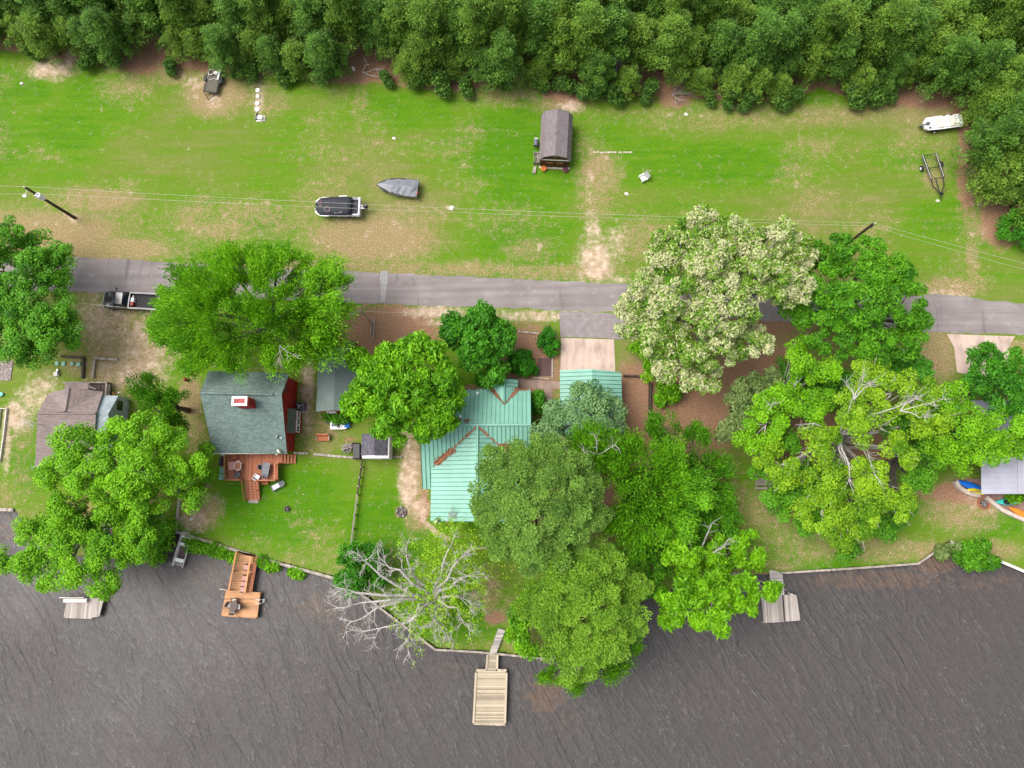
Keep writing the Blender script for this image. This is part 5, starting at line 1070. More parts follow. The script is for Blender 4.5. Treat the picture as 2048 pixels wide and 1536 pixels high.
posts(dk, [(954, 1344), (1012, 1344), (949, 1446), (1009, 1447), (950, 1395), (1011, 1395), (975, 1325), (993, 1325)], z, M['dockrailtan'])
o = thing('plank_walk', 'narrow pale plank walk leading inland from the tan dock', 'walkway', P(1000, 1280)); q = [P(x, y, 0) for x, y in [(977, 1308), (992, 1308), (1008, 1282), (1004, 1256), (995, 1270)]]; q = [P(x, y) for x, y in [(978, 1308), (992, 1308), (1010, 1270), (1003, 1254), (995, 1266)]]
for k in range(15):
    t_ = k/14; a = P(978, 1308).lerp(P(996, 1258), t_); b = P(992, 1308).lerp(P(1010, 1262), t_); c = (a+b)/2; d = b-a; m = MB(); m.box((c.x, c.y, .08), (d.length, .19, .06), math.atan2(d.y, d.x)+.0); m.build('plank', M['dockgreyx'], o, world=True)
dk = thing('dock', 'small weathered grey dock with a pale bench at the far left', 'dock', tuple(P(165, 1215)[:2])+(WL,))
dock_piece(dk, [(134, 1196), (208, 1196), (198, 1234), (184, 1235), (184, 1238), (127, 1236)], z, M['dockgrey']); posts(dk, [(134, 1196), (207, 1198), (128, 1235), (184, 1236), (197, 1232)], z, M['greywood'])
o = thing('dock_bench', 'long off white bench along the north side of the small grey dock', 'bench', P(155, 1200, z)); m = MB(); m.box((0, 0, .45), (2.6, .4, .06)); m.build('seat', M['offwhite'], o); m = MB(); m.box((-.15, .36, .75), (2.7, .08, .3)); m.build('backrest', M['offwhite'], o)
for a in (-1.1, 0, 1.1): m = MB(); m.box((a, 0, .22), (.1, .35, .42)); m.build('leg', M['offwhite'], o)
dk = thing('dock', 'grey plank dock in two sections with a narrow walkway at the right', 'dock', tuple(P(1565, 1215)[:2])+(WL,))
dock_piece(dk, [(1539, 1139), (1565, 1146), (1569, 1190), (1542, 1190)], z, M['dockgreyx'], 'walkway'); dock_piece(dk, [(1522, 1192), (1564, 1190), (1568, 1244), (1528, 1246)], z, M['dockgrey']); dock_piece(dk, [(1567, 1190), (1593, 1189), (1601, 1241), (1571, 1243)], z, M['dockgrey'])
posts(dk, [(1523, 1193), (1528, 1245), (1592, 1190), (1600, 1240), (1568, 1243), (1541, 1165), (1567, 1165)], z, M['greywood'])
m = MB(); p = P(1581, 1188, z); m.cyl((p.x, p.y, -.2), .1, 1.6, 10); m.build('mooring_post', M['offwhite'], dk, world=True)
# boardwalk steps hidden in the left shore tree
o = thing('plank_steps', 'grey plank steps glimpsed through the left shore tree', 'steps', P(212, 1040)); 
for k in range(7): p = P(211+k*.6, 1018+k*7); m = MB(); m.box((p.x, p.y, .12), (1.1, .32, .08)); m.build('plank', M['dockgrey'], o, world=True)
# ---------------- timber edgings and fences ----------------
TG = 'landscape timbers'
beams('timber_edging', 'dark landscape timbers in a corner left of the yard path', 'timber edging', [((124, 713), (169, 716)), ((169, 716), (167, 757))], .25, .3, M['darkwood'], 0, TG)
beams('timber_edging', 'pale grey landscape timbers in a corner right of the yard path', 'timber edging', [((192, 717), (237, 720)), ((191, 720), (187, 757))], .25, .28, M['greywood'], 0, TG)
beams('timber_edging', 'grey timber edging from the cabin deck steps to the little shed', 'timber edging', [((588, 906), (617, 907)), ((628, 908), (665, 912)), ((665, 912), (716, 916)), ((776, 914), (805, 914))], .25, .2, M['greywood'], 0, TG)
beams('timber_edging', 'timber edging running up the lawn left of the red cabin lawn', 'timber edging', [((352, 1060), (358, 1015)), ((358, 1015), (363, 965))], .28, .22, M['greywood'], 0, TG)
beams('timber_edging', 'dark timber wall running south through the mulched yard', 'timber edging', [((1299, 765), (1298, 870))], .22, .6, M['darkwood'], 0, TG)
beams('timber_edging', 'short dark timber wall beside the carport', 'timber edging', [((1246, 752), (1292, 754))], .2, .5, M['darkwood'], 0, TG)
beams('timber_edging', 'timber border around the mulched bed left of the driveway', 'timber edging', [((1036, 664), (1078, 667)), ((1105, 672), (1104, 757)), ((1064, 755), (1100, 758))], .16, .12, M['greywood'], 0, TG)
beams('timber_edging', 'grey timber edging seen under the big sycamore limbs', 'timber edging', [((1662, 894), (1735, 896)), ((1735, 896), (1790, 897))], .3, .25, M['greywood'], 0, TG)
beams('timber_edging', 'timber edging glimpsed lower left of the sycamore beside the picnic table', 'timber edging', [((1560, 941), (1640, 944))], .2, .2, M['greywood'], 0, TG)
beams('timber_edging', 'pale rough stone line lying across the grass right of the barn shed', 'stone line', [((1186, 304), (1192, 305)), ((1192, 305), (1198, 304)), ((1200, 306), (1212, 305)), ((1213, 305), (1224, 304.6)), ((1225, 304.8), (1233, 305)), ((1237, 305.5), (1244, 305)), ((1246, 304.6), (1255, 305)), ((1256, 305), (1264, 304.6))], .2, .05, M['dockrailtan'], 0)
beams('timber_edging', 'dark timber ground strip right of the pale blue gable', 'timber edging', [((226, 798), (262, 801))], .22, .15, M['darkwood'], 0, TG)
beams('timber_edging', 'stacked rail timbers below the small pole near the road', 'timber edging', [((749, 638), (747, 680)), ((745, 640), (742, 670))], .12, .2, M['greywood'], 0, TG)
fe = thing('fence', 'low timber fence dividing the two lawns south of the little shed', 'fence', P(716, 1000))
FL = [(728, 914), (722, 955), (717, 990), (712, 1030), (705, 1085)]
for (a, b) in zip(FL, FL[1:]):
    m = MB(); A = P(*a); B = P(*b); c = (A+B)/2; d = B-A; an = math.atan2(d.y, d.x)
    m.box((c.x, c.y, .75), (d.length, .1, .12), an); m.box((c.x, c.y, .35), (d.length, .06, .12), an); m.build('rail', M['greywood'] if a[1] > 980 else M['darkwood'], fe, world=True)
    for t_ in (0, .5): q = A.lerp(B, t_); m = MB(); m.box((q.x, q.y, .45), (.14, .14, .9)); m.build('post', M['greywood'], fe, world=True)
wl = thing('retaining_wall', 'curved pale concrete wall wrapping the kayak patio', 'wall', P(1960, 1000)); pts = [(1907, 962), (1915, 975), (1930, 985), (1945, 990), (1956, 991)]; pts2 = [(1968, 994), (1982, 1006), (2000, 1020), (2030, 1034), (2070, 1050), (2110, 1066)]
for pp in (pts, pts2):
    Q = [P(*p) for p in pp]; m = MB(); rr = []
    for i, q in enumerate(Q):
        d = (Q[min(i+1, len(Q)-1)]-Q[max(i-1, 0)]).normalized(); s = Vector((-d.y, d.x, 0))*.2; rr.append([q-s, q+s, q+s+Vector((0, 0, .5)), q-s+Vector((0, 0, .5))])
    m.loft(rr); m.build('wall_section', M['concrete_pale'], wl, world=True)
# ---------------- vehicles and boats ----------------
def wheel(root, x, y, r, w_, rim='steel', z=None, name='wheel'):
    z = r if z is None else z
    m = MB(); m.tube([(x, y-w_/2, z), (x, y-w_/2+.03, z), (x, y+w_/2-.03, z), (x, y+w_/2, z)], [r*.92, r, r, r*.92], 18); wo_ = m.build(name, M['rubber'], root, smooth=False)
    m = MB(); m.cyl((x, y, z), r*.55, w_+.03, 14, 'y'); m.build('rim', M[rim], wo_)
    return wo_
def pickup():
    a = P(207, 598, .9); b = P(320, 604, .9); o = thing('pickup_truck', 'black crew cab pickup parked beside the road with a loaded bed', 'pickup', ((a.x+b.x)/2, (a.y+b.y)/2-.05, 0), math.atan2(b.y-a.y, b.x-a.x))
    Lh = (b-a).length/2; Wd = 1.0; x0, x1 = -Lh, Lh
    def sec(x, w_, z0, z1, e=.12): return [(x, -w_+.05, z0), (x, -w_, z0+.15), (x, -w_, z1-e), (x, -w_+e, z1), (x, w_-e, z1), (x, w_, z1-e), (x, w_, z0+.15), (x, w_-.05, z0)]
    hx = x0+1.35; cx1_ = x0+3.1
    m = MB(); m.loft([sec(x0+.12, Wd*.8, .45, .95), sec(x0+.25, Wd*.92, .4, 1.05), sec(x0+.6, Wd, .38, 1.12), sec(hx, Wd, .38, 1.18), sec(cx1_+.1, Wd, .38, 1.18)]); m.build('body', M['blackpaint'], o)
    m = MB(); m.box((x0+.85, .42, 1.165), (.55, .05, .03)); m.box((x0+.85, -.42, 1.165), (.55, .05, .03)); m.box((x0+.8, 0, 1.15), (1.0, .7, .05), taper=.85); m.build('hood', M['blackpaint'], o)
    m = MB(); r0 = hx+.55; r1 = cx1_-.28
    m.loft([[(r0-.03, -Wd*.72, 1.8), (r0-.03, Wd*.72, 1.8), (r1, Wd*.72, 1.83), (r1, -Wd*.72, 1.83)], [(r0+.05, -Wd*.68, 1.87), (r0+.05, Wd*.68, 1.87), (r1-.05, Wd*.68, 1.88), (r1-.05, -Wd*.68, 1.88)]]); rf = m.build('cab_roof', M['blackpaint'], o)
    m = MB(); m.loft([[(hx-.02, -Wd*.93, 1.17), (hx-.02, Wd*.93, 1.17), (cx1_+.02, Wd*.93, 1.17), (cx1_+.02, -Wd*.93, 1.17)], [(r0, -Wd*.72, 1.8), (r0, Wd*.72, 1.8), (r1, Wd*.72, 1.82), (r1, -Wd*.72, 1.82)]]); m.build('windows', M['glass'], o)
    m = MB()
    for s in (-1, 1):
        m.tube([(hx, s*Wd*.93, 1.19), (r0, s*Wd*.72, 1.82)], .045, 5); m.tube([(cx1_, s*Wd*.93, 1.19), (r1, s*Wd*.72, 1.83)], .06, 5); m.tube([((hx+cx1_)/2+.2, s*Wd*.93, 1.19), ((r0+r1)/2+.1, s*Wd*.73, 1.82)], .04, 5)
    m.build('roof_pillars', M['blackpaint'], o)
    bx0 = cx1_+.12
    m = MB(); m.box(((bx0+x1)/2, 0, .72), (x1-bx0, 1.7, .08)); m.build('bed_floor', M['rubber'], o)
    for s in (-1, 1): m = MB(); m.box(((bx0+x1)/2, s*(Wd-.08), .82), (x1-bx0, .16, .78)); w_ = m.build('bed_side', M['blackpaint'], o); m = MB(); m.box(((bx0+x1)/2, s*(Wd-.08), 1.225), (x1-bx0-.05, .05, .02)); m.build('bed_rail', M['greyplastic'], w_)
    m = MB(); m.box((bx0+.02, 0, .85), (.1, 1.85, .78)); m.build('bed_front', M['blackpaint'], o); m = MB(); m.box((x1-.05, 0, .85), (.1, 1.85, .7)); m.build('tailgate', M['blackpaint'], o)
    m = MB(); m.tube([(x0+.1, -.85, .7), (x0-.08, -.7, .75), (x0-.08, .7, .75), (x0+.1, .85, .7)], .07, 6); m.box((x0+.02, 0, .55), (.16, 1.7, .22)); m.build('bumper', M['steel'], o)
    for s in (-1, 1):
        m = MB(); m.box((x0+.17, s*.68, .86), (.1, .3, .18)); m.build('headlight', M['glass'], o)
        m = MB(); m.tube([(hx+.2, s*.95, 1.25), (hx+.3, s*1.25, 1.35)], .04, 5); m.box((hx+.32, s*1.28, 1.4), (.1, .22, .26)); m.build('wing_mirror', M['black'], o)
        wheel(o, x0+.95, s*.88, .4, .28); wheel(o, x1-1.1, s*.88, .4, .28)
    bw = o.matrix_basis
    return o, bx0, Lh
pk, bx0, Lh = pickup()
def onbed(x, y, z=.76): r = pk.rotation_euler.z; return (pk.location.x+x*math.cos(r)-y*math.sin(r), pk.location.y+x*math.sin(r)+y*math.cos(r), z)
for nm, lb, x, y, d, mt in [('storage_box', 'white box in the front of the pickup bed', bx0+.35, .1, (.35, .5, .4), 'white'), ('fuel_can', 'red fuel can beside the white box in the pickup bed', bx0+.35, -.42, (.35, .42, .42), 'redp'), ('small_carton', 'small white carton nearest the road side in the pickup bed', bx0+.28, .55, (.22, .2, .2), 'offwhite')]:
    o = thing(nm, lb, 'can' if 'can' in nm else 'box', onbed(x, y)); m = MB(); m.box((0, 0, d[2]/2), d, taper=.93); m.build('body', M[mt], o); m = MB(); m.box((0, 0, d[2]+.03), (d[0]*.5, .08, .06)); m.build('handle', M[mt], o)
def trailer_base(o, L_, W_, wx, rim='steel', tongue=1.2, mat='galv', fr=-1):
    m = MB()
    for s in (-1, 1): m.box((0, s*W_/2, .45), (L_, .08, .1)); m.tube([(fr*L_/2, s*W_/2, .45), (fr*(L_/2+tongue), 0, .45)], .045, 5)
    for x in (-L_/2+.1, 0, L_/2-.1): m.box((x, 0, .45), (.08, W_, .08))
    m.tube([(fr*L_/2, 0, .45), (fr*(L_/2+tongue+.25), 0, .45)], .05, 6); m.build('frame', M[mat], o)
    for s in (-1, 1): wheel(o, wx, s*(W_/2+.16), .3, .18, rim)
    m = MB(); m.tube([(fr*(L_/2+tongue-.1), .12, .1), (fr*(L_/2+tongue-.1), .12, .9)], .03, 6); m.build('jack', M['steel'], o)
def hullrings(L_, W_, z0, z1, bow=.45, n=14, flat=.75, bw=0.0, xs=-1):
    R0 = []
    for i in range(n+1):
        t_ = i/n; x = xs*(L_/2-L_*t_); f = 1-(1-min(1, t_/bow))**2.2 if t_ < bow else 1; w_ = W_/2*(bw+(1-bw)*f)+.02
        k = z0+(1-f)*(z1-z0)*.5; R0.append([(x, -w_, z1), (x, -w_*flat, k+.06), (x, 0, k), (x, w_*flat, k+.06), (x, w_, z1)])
    return R0
# grey and black covered tri-toon style boat on its trailer
a, b = P(632, 412, 1), P(722, 412, 1); o = thing('covered_boat', 'boat on a trailer under a black canvas cover with an outboard motor', 'boat', ((a.x+b.x)/2, (a.y+b.y)/2-.15, 0), R_(-1))
Lb = (b.x-a.x); trailer_base(o, Lb*.8, 1.5, .9, mat='galv', tongue=.7)
m = MB(); rr = hullrings(Lb, 2.35, .5, 1.15, .18, bw=.6); m.loft(rr); m.build('hull', M['alu'], o)
m = MB()
rings = []
for i in range(9):
    t_ = i/8; x = -Lb/2+.02+(Lb*.80)*t_; w_ = 1.1*(1-(1-min(1, t_/.16))**2.3*.42); h_ = 1.2+.45*math.sin(min(1, t_*1.5)*math.pi/2)
    rings.append([(x, -w_, 1.05), (x, -w_*.96, h_-.12), (x, -w_*.55, h_+.02+.03*math.sin(i*2)), (x, 0, h_+.05), (x, w_*.55, h_+.02), (x, w_*.96, h_-.1), (x, w_, 1.05)])
m.loft(rings); cv = m.build('cover', M['tarpblack'], o, smooth=True)
for (cx_, cy_, an, sx, sy) in [(-Lb/2+.6, .35, .25, .22, .55), (-Lb/2+1.55, -.55, -.5, .42, .35)]:
    m = MB(); m.ring((0, 0, 0), .5, .03, 20, .02); q = m.build('strap_loop', M['pink'], cv); q.location = (cx_, cy_, 1.71 if cx_ > -Lb/2+1 else 1.5); q.rotation_euler = (0, -.25 if cx_ < -Lb/2+1 else 0, an); q.scale = (sx*1.6, sy*1.6, 1)
m = MB(); m.box((Lb*.33, 0, 1.2), (Lb*.22, 1.7, .1)); m.build('aft_deck', M['tarpblack'], o)
m = MB(); m.box((Lb/2-.08, 0, 1.2), (.12, 2.3, .08)); m.box((Lb*.3, -1.1, 1.2), (Lb*.38, .12, .08)); m.box((Lb*.1, -1.12, 1.2), (Lb*.6, .1, .06)); m.box((Lb*.36, .95, 1.22), (.7, .4, .06)); m.build('deck_rim', M['midgrey'], o)
m = MB(); m.tube([(-.3, -.95, 1.5), (.6, -.85, 1.55)], .05, 5); m.tube([(.1, 1.15, 1.5), (1.1, 1.2, 1.55)], .06, 5); m.build('cover_pole', M['white'], o)
m = MB(); m.box((Lb/2+.3, -.15, 1.15), (.5, .1, .1)); m.box((Lb/2+.3, .12, 1.15), (.5, .1, .1)); m.build('motor_bracket', M['white'], o)
m = MB(); m.loft([[(Lb/2+.62+.3*s*math.cos(t_), -.02+.22*s*math.sin(t_), z) for t_ in [k*math.pi/6 for k in range(12)]] for s, z in ((.8, 1.0), (1, 1.2), (1, 1.5), (.75, 1.62))]); m.box((Lb/2+.6, -.02, .7), (.16, .12, .7)); m.build('outboard_motor', M['black'], o)
# grey tarped boat
a, b = P(755, 368, .9), P(836, 378, .9); o = thing('covered_boat', 'boat on a trailer shrouded in a creased grey tarp', 'boat', ((a.x+b.x)/2, (a.y+b.y)/2, 0), math.atan2(b.y-a.y, b.x-a.x))
Lb = (b-a).length; trailer_base(o, Lb*.7, 1.3, .9, 'white', .75, 'black')
m = MB(); m.loft(hullrings(Lb, 2.15, .45, .95, .6, bw=.08)); m.build('hull', M['black'], o)
m = MB(); rings = []; rg = random.Random(2)
for i in range(13):
    t_ = i/12; x = -Lb/2+Lb*t_; f = 1-(1-min(1, t_/.6))**2; w_ = 1.1*(.1+.9*f); hp = .95+.5*math.sin(min(1, t_*1.25)*math.pi*.5)*(1 if t_ < .92 else .6)
    rings.append([(x, -w_, .75), (x, -w_, .9+rg.uniform(-.04, .04)), (x, -w_*.5, (hp+.9)/2+rg.uniform(-.09, .06)), (x, .08*math.sin(i), hp), (x, w_*.5, (hp+.9)/2+rg.uniform(-.09, .06)), (x, w_, .9+rg.uniform(-.04, .04)), (x, w_, .75)])
m.loft(rings); m.build('tarp', M['tarpgrey'], o); m = MB(); m.box((Lb/2+.03, -.55, .95), (.12, .3, .3)); m.build('tail_light', M['redp'], o)
# white jon boat with covers on a trailer under the right pines
a, b = P(1850, 249, .9), P(1922, 240, .9); o = thing('white_boat', 'white flat boat with panelled top on a trailer under the right edge pines', 'boat', ((a.x+b.x)/2, (a.y+b.y)/2, 0), math.atan2(b.y-a.y, b.x-a.x))
Lb = (b-a).length; trailer_base(o, Lb*.8, 1.3, -.9, 'white', .8, 'black')
m = MB(); m.loft([[(x, -w_, z1), (x, -w_*.8, .5), (x, w_*.8, .5), (x, w_, z1)] for x, w_, z1 in [(-Lb/2, .55, .95), (-Lb/2+.3, .8, .95), (-.5, .85, .95), (Lb/2, .8, .95)]]); m.build('hull', M['white'], o)
for k in range(5):
    x = -Lb/2+.55+k*.78; m = MB(); m.loft([[(x, -.72, .96), (x, -.62, 1.12), (x, .62, 1.12), (x, .72, .96)], [(x+.74, -.74, .96), (x+.74, -.64, 1.12), (x+.74, .64, 1.12), (x+.74, .74, .96)]]); m.build('deck_panel', M['white' if k % 2 == 0 else 'offwhite'], o)
m = MB(); m.cyl((-Lb/2+.25, 0, 1.05), .22, .25, 10); m.tube([(-Lb/2+.1, 0, 1.1), (-Lb/2-.7, -.1, .8)], .06, 6); m.build('winch', M['greyplastic'], o)
for x, y in [(-1.6, -.5), (1.1, .75), (-Lb/2+.45, -.55), (.2, .7)]: m = MB(); m.box((x, y, 1.0), (.3, .14, .14)); m.build('rope_cleat', M['black'], o)
# empty black boat trailer
o = thing('boat_trailer', 'empty black boat trailer with white topped bunks on the field', 'trailer', P(1865, 338, 0), 0)
tw = [P(x, y, .5) for x, y in [(1845, 313), (1872, 306), (1887, 355), (1862, 357)]]
def TL(p): return (p[0]-o.location.x, p[1]-o.location.y, p[2])
m = MB(); A, B, C_, D_ = tw
m.tube([TL(A), TL(D_)], .1, 4); m.tube([TL(B), TL(C_)], .1, 4); m.tube([TL(A), TL(B)], .04, 4); m.tube([TL(D_), TL(C_)], .04, 4); m.tube([TL(A.lerp(D_, .55)), TL(B.lerp(C_, .55))], .05, 4)
m.tube([TL(D_), TL(P(1866, 373, .5)), TL(P(1880, 387, .5))], .06, 5); m.tube([TL(C_), TL(P(1888, 372, .5)), TL(P(1881, 388, .5))], .06, 5); m.tube([TL(P(1871, 357, .5)), TL(P(1883, 398, .5))], .06, 5)
m.build('frame', M['black'], o)
for p, q in [((1845, 309), (1863, 358)), ((1872, 306), (1888, 353))]:
    m = MB(); m.tube([TL(P(*p, .75)), TL(P(*q, .75))], .12, 4); bk_ = m.build('bunk', M['tarpblack'], o); m = MB(); m.tube([TL(P(*p, .86)), TL(P(*q, .86))], .025, 4); m.build('bunk_pad', M['offwhite'], bk_)
m = MB(); m.tube([TL(P(1881, 388, .5)), TL(P(1881, 384, 1.1))], .05, 5); m.tube([TL(P(1884, 386, .7)), TL(P(1897, 377, .9))], .03, 4); m.box(TL(P(1884, 388, .8)), (.25, .2, .2)); m.build('winch_post', M['black'], o)
for x, y in [(1843, 337), (1882, 328)]:
    p = TL(P(x, y, .3)); w_ = MB(); q = Vector(p); ax = Vector((1, .25, 0)).normalized(); w_.tube([q-ax*.1, q+ax*.1], .32, 16); wo_ = w_.build('wheel', M['rubber'], o); m = MB(); m.tube([q-ax*.12, q+ax*.12], .17, 12); m.build('rim', M['white'], wo_)
# utility trailer with junk
a, b = P(424, 190), P(436, 143); o = thing('utility_trailer', 'mesh floored utility trailer with its ramp down at the wood edge', 'trailer', ((a.x+b.x)/2, (a.y+b.y)/2, 0), math.atan2(b.y-a.y, b.x-a.x))
Lt = (b-a).length; t = NT('expanded_mesh_floor'); t.bump(t.noise(t.coord(), 14, 2), .6, .03); MESHM = t.fin(t.ramp(t.noise(t.coord(), 14, 3), [(.4, (.05, .05, .045)), (.6, (.16, .14, .1))]), .8)
m = MB(); m.box((0, 0, .55), (Lt, 1.6, .06)); m.build('floor', MESHM, o)
m = MB()
for s in (-1, 1): m.box((0, s*.82, .75), (Lt, .06, .06)); m.box((0, s*.82, .5), (Lt, .06, .1)); [m.box((x, s*.82, .63), (.05, .05, .25)) for x in (-Lt/2, -Lt/4, 0, Lt/4, Lt/2)]
m.box((-Lt/2, 0, .75), (.06, 1.6, .06)); m.tube([(-Lt/2, -.8, .5), (-Lt/2-.95, 0, .5)], .05, 5); m.tube([(-Lt/2, .8, .5), (-Lt/2-.95, 0, .5)], .05, 5); m.build('frame', M['black'], o)
for s in (-1, 1): wheel(o, .15, s*1.0, .33, .2); m = MB(); m.box((.15, s*1.0, .72), (.85, .26, .05)); m.build('fender', M['black'], o)
m = MB(); m.box((Lt/2+.35, 0, .42), (.75, 1.5, .05), 0, 0, .45); m.build('ramp', MESHM, o)
def onobj(o, x, y, z): r = o.rotation_euler.z; return (o.location.x+x*math.cos(r)-y*math.sin(r), o.location.y+x*math.sin(r)+y*math.cos(r), z)
q = thing('wire_basket', 'round wire basket with a white rim lying in the utility trailer', 'basket', onobj(o, Lt*.3, .4, .6)); m = MB(); m.ring((0, 0, .15), .36, .04, 18, .05); m.build('rim', M['offwhite'], q); m = MB(); m.tube([(0, 0, 0), (0, 0, .15)], [.25, .34], 14); m.build('basket', M['darkwood'], q)
q = thing('white_bag', 'white bag in the far right corner of the utility trailer', 'bag', onobj(o, Lt*.3, -.25, .6)); m = MB(); m.loft([[(.3*s*math.cos(a_)*(1+.2*math.sin(3*a_)), .25*s*math.sin(a_), z) for a_ in [k*math.pi/6 for k in range(12)]] for s, z in ((.8, 0), (1, .12), (.7, .28))]); m.build('bag', M['white'], q)
q = thing('white_plank', 'long white plank along the right side of the utility trailer', 'plank', onobj(o, Lt*.24, -.62, .6), o.rotation_euler.z); m = MB(); m.box((0, 0, .1), (1.3, .2, .12)); m.build('plank', M['white'], q)
q = thing('rope', 'pale rope strung across the middle of the utility trailer', 'rope', onobj(o, 0, 0, .62), o.rotation_euler.z); m = MB(); m.tube([(Lt*.42, .65, 0), (.1, .72, 0), (.05, .2, .04), (.25, -.1, .05), (.2, -.4, .03)], .04, 5); m.build('strand', M['offwhite'], q)
# moored jon boat
a, b = P(374, 1064, 0), P(354, 1134, 0); o = thing('jon_boat', 'aluminium jon boat tied nose to the bulkhead left of the orange dock', 'boat', ((a.x+b.x)/2, (a.y+b.y)/2, WL), math.atan2(a.y-b.y, a.x-b.x)); Lb = (a-b).length
def jr(x, w_, z0, z1): return [(x, -w_, z1), (x, -w_*.78, z0), (x, w_*.78, z0), (x, w_, z1), (x, w_-.07, z1), (x, w_*.72, z0+.08), (x, -w_*.72, z0+.08), (x, -w_+.07, z1)]
m = MB(); m.loft([jr(-Lb/2, .6, -.1, .5), jr(-Lb/2+.1, .64, -.12, .5), jr(0, .66, -.12, .52), jr(Lb/2-.7, .6, -.08, .56), jr(Lb/2-.05, .46, .28, .62)]); m.build('hull', M['offwhite'], o)
m = MB(); m.loft([[(x, -w_, -.02), (x, w_, -.02), (x, w_, .03), (x, -w_, .03)] for x, w_ in ((-Lb/2+.1, .5), (0, .52), (Lb/2-.8, .46))]); m.build('floor', M['wicker'], o)
for x, d, z in [(-Lb/2+.75, .38, .4), (.55, .34, .4), (Lb/2-.38, .62, .5)]: m = MB(); m.box((x, 0, z), (d, 1.04 if x < 1 else .86, .06)); m.build('bench_seat', M['white'], o)
m = MB(); m.tube([(Lb/2-1.4, -.2, .08), (Lb/2-.9, .25, .1)], .025, 5); m.build('oar', M['offwhite'], o)
m = MB(); [m.box((-Lb/2+.3, y, .12), (.4, .05, .05)) for y in (-.3, -.15, 0, .15, .3)]; m.build('stern_ribs', M['galv'], o)
# kayaks
def kayak(label, p0, p1, z, mat, w_=.72, seat=True, h=.34):
    a, b = P(*p0, z), P(*p1, z); o = thing('kayak', label, 'kayak', ((a.x+b.x)/2, (a.y+b.y)/2, z-h if z > h else .04), math.atan2(b.y-a.y, b.x-a.x)); L_ = (b-a).length; rr = []
    for i in range(17):
        t_ = i/16*2-1; f = max(.03, (1-abs(t_)**2.2)); ww = w_/2*f; rr.append([(t_*L_/2, ww*math.cos(k*math.pi/5), h/2+.05*t_*t_+h/2*f**.5*math.sin(k*math.pi/5)) for k in range(10)])
    m = MB(); m.loft(rr); m.build('hull', M[mat], o, smooth=True)
    if seat: m = MB(); m.ring((0, 0, h), .25, .03, 18, .03); m.cyl((0, 0, h-.01), .24, .03, 16); q = m.build('cockpit', M['black'], o); q.scale = (1.9, 1, 1)
    return o
kayak('blue kayak leaning inside the curved wall, topmost of the kayaks', (1912, 961), (1975, 982), .5, 'blue', .8, False); kayak('yellow kayak just below the blue one by the metal roof', (1934, 979), (1976, 987), .55, 'yellow', .75, False)
kayak('turquoise kayak lying on the patio', (1990, 1004), (2042, 1004), .35, 'tealp', .7); kayak('orange kayak cut off by the right edge', (2018, 1014), (2075, 1042), .35, 'orange', .75, False)
# ---------------- small things on the ground ----------------
def lid(label, px, py, r, mat, grp, h=.12):
    o = thing('tank_lid', label, 'lid', P(px, py), 0, grp); m = MB(); m.tube([(0, 0, 0), (0, 0, h), (0, 0, h+.03)], [r*1.02, r, r*.9], 20); m.build('lid', M[mat], o); m = MB(); m.box((0, 0, h+.04), (r*.8, .05, .03)); m.build('handle', M[mat], o)
for i, (x, y, r) in enumerate([(516, 181, .28), (516, 193, .24), (515, 207, .28), (515, 219, .3)]): lid(['topmost round white lid of the four in a line on the field', 'second round white lid from the top of the line on the field', 'third round white lid from the top of the line on the field', 'lowest round white lid of the four in a line on the field'][i], x, y, r, 'white', 'white tank lids on the field')
for i, (x, y, r) in enumerate([(115, 727, .26), (128, 728, .26), (145, 728, .22), (158, 729, .27)]): lid(['leftmost pale green lid by the dark landscape timbers', 'second pale green lid from the left by the landscape timbers', 'third and smallest pale green lid by the landscape timbers', 'rightmost pale green lid by the dark landscape timbers'][i], x, y, r, 'greenlid', 'pale green tank lids')
def junk(name, label, cat, px, py, seed, parts, rz=0):
    o = thing(name, label, cat, P(px, py), rz); rg = random.Random(seed)
    for nm, c, d, mt, tp in parts: m = MB(); m.box(c, d, rg.uniform(-.2, .2), taper=tp); m.build(nm, M[mt], o)
    return o
junk('pump_unit', 'white pump box and pipes at the foot of the white lid line', 'pump', 520, 238, 1, [('box', (.15, 0, .25), (.6, .5, .5), 'white', .9), ('motor', (-.35, .05, .15), (.35, .45, .3), 'greyplastic', .8), ('slab', (.1, 0, .04), (1.1, .7, .08), 'offwhite', 1), ('pipe', (-.4, .5, .1), (.1, .6, .1), 'darkwood', 1)])
junk('pump_unit', 'small pale pump box below the green lids', 'pump', 115, 747, 2, [('box', (0, -.1, .2), (.5, .55, .4), 'offwhite', .9), ('motor', (.1, .35, .15), (.25, .3, .3), 'galv', .8)])
o = thing('lawn_chair', 'pale broken lawn chair alone on the open field', 'chair', P(1285, 358), R_(-60)); m = MB(); m.box((0, 0, .3), (.7, .6, .06)); m.build('seat', M['offwhite'], o)
m = MB(); m.box((.1, .48, .65), (.85, .1, .8), 0, -.35); m.build('backrest', M['galv'], o)
for a in (-1, 1): m = MB(); m.box((a*.38, 0, .45), (.12, .75, .05)); m.box((a*.38, -.3, .2), (.06, .06, .45)); m.build('armrest', M['white'], o)
o = thing('glider_bench', 'orange brown wooden glider bench on the lawn right of the red cabin', 'bench', P(648, 876)); m = MB(); m.box((0, -.12, .45), (1.55, .5, .06)); m.build('seat', M['orangewood'], o); m = MB(); m.box((0, .27, .75), (1.4, .16, .5), 0, -.25); m.build('backrest', M['orangewood'], o)
for a in (-1, 1): m = MB(); m.box((a*.72, .1, .62), (.08, .7, .06)); m.box((a*.72, .3, .35), (.08, .08, .7)); m.box((a*.72, -.25, .3), (.08, .08, .6)); m.build('arm_frame', M['dockrailtan'], o)
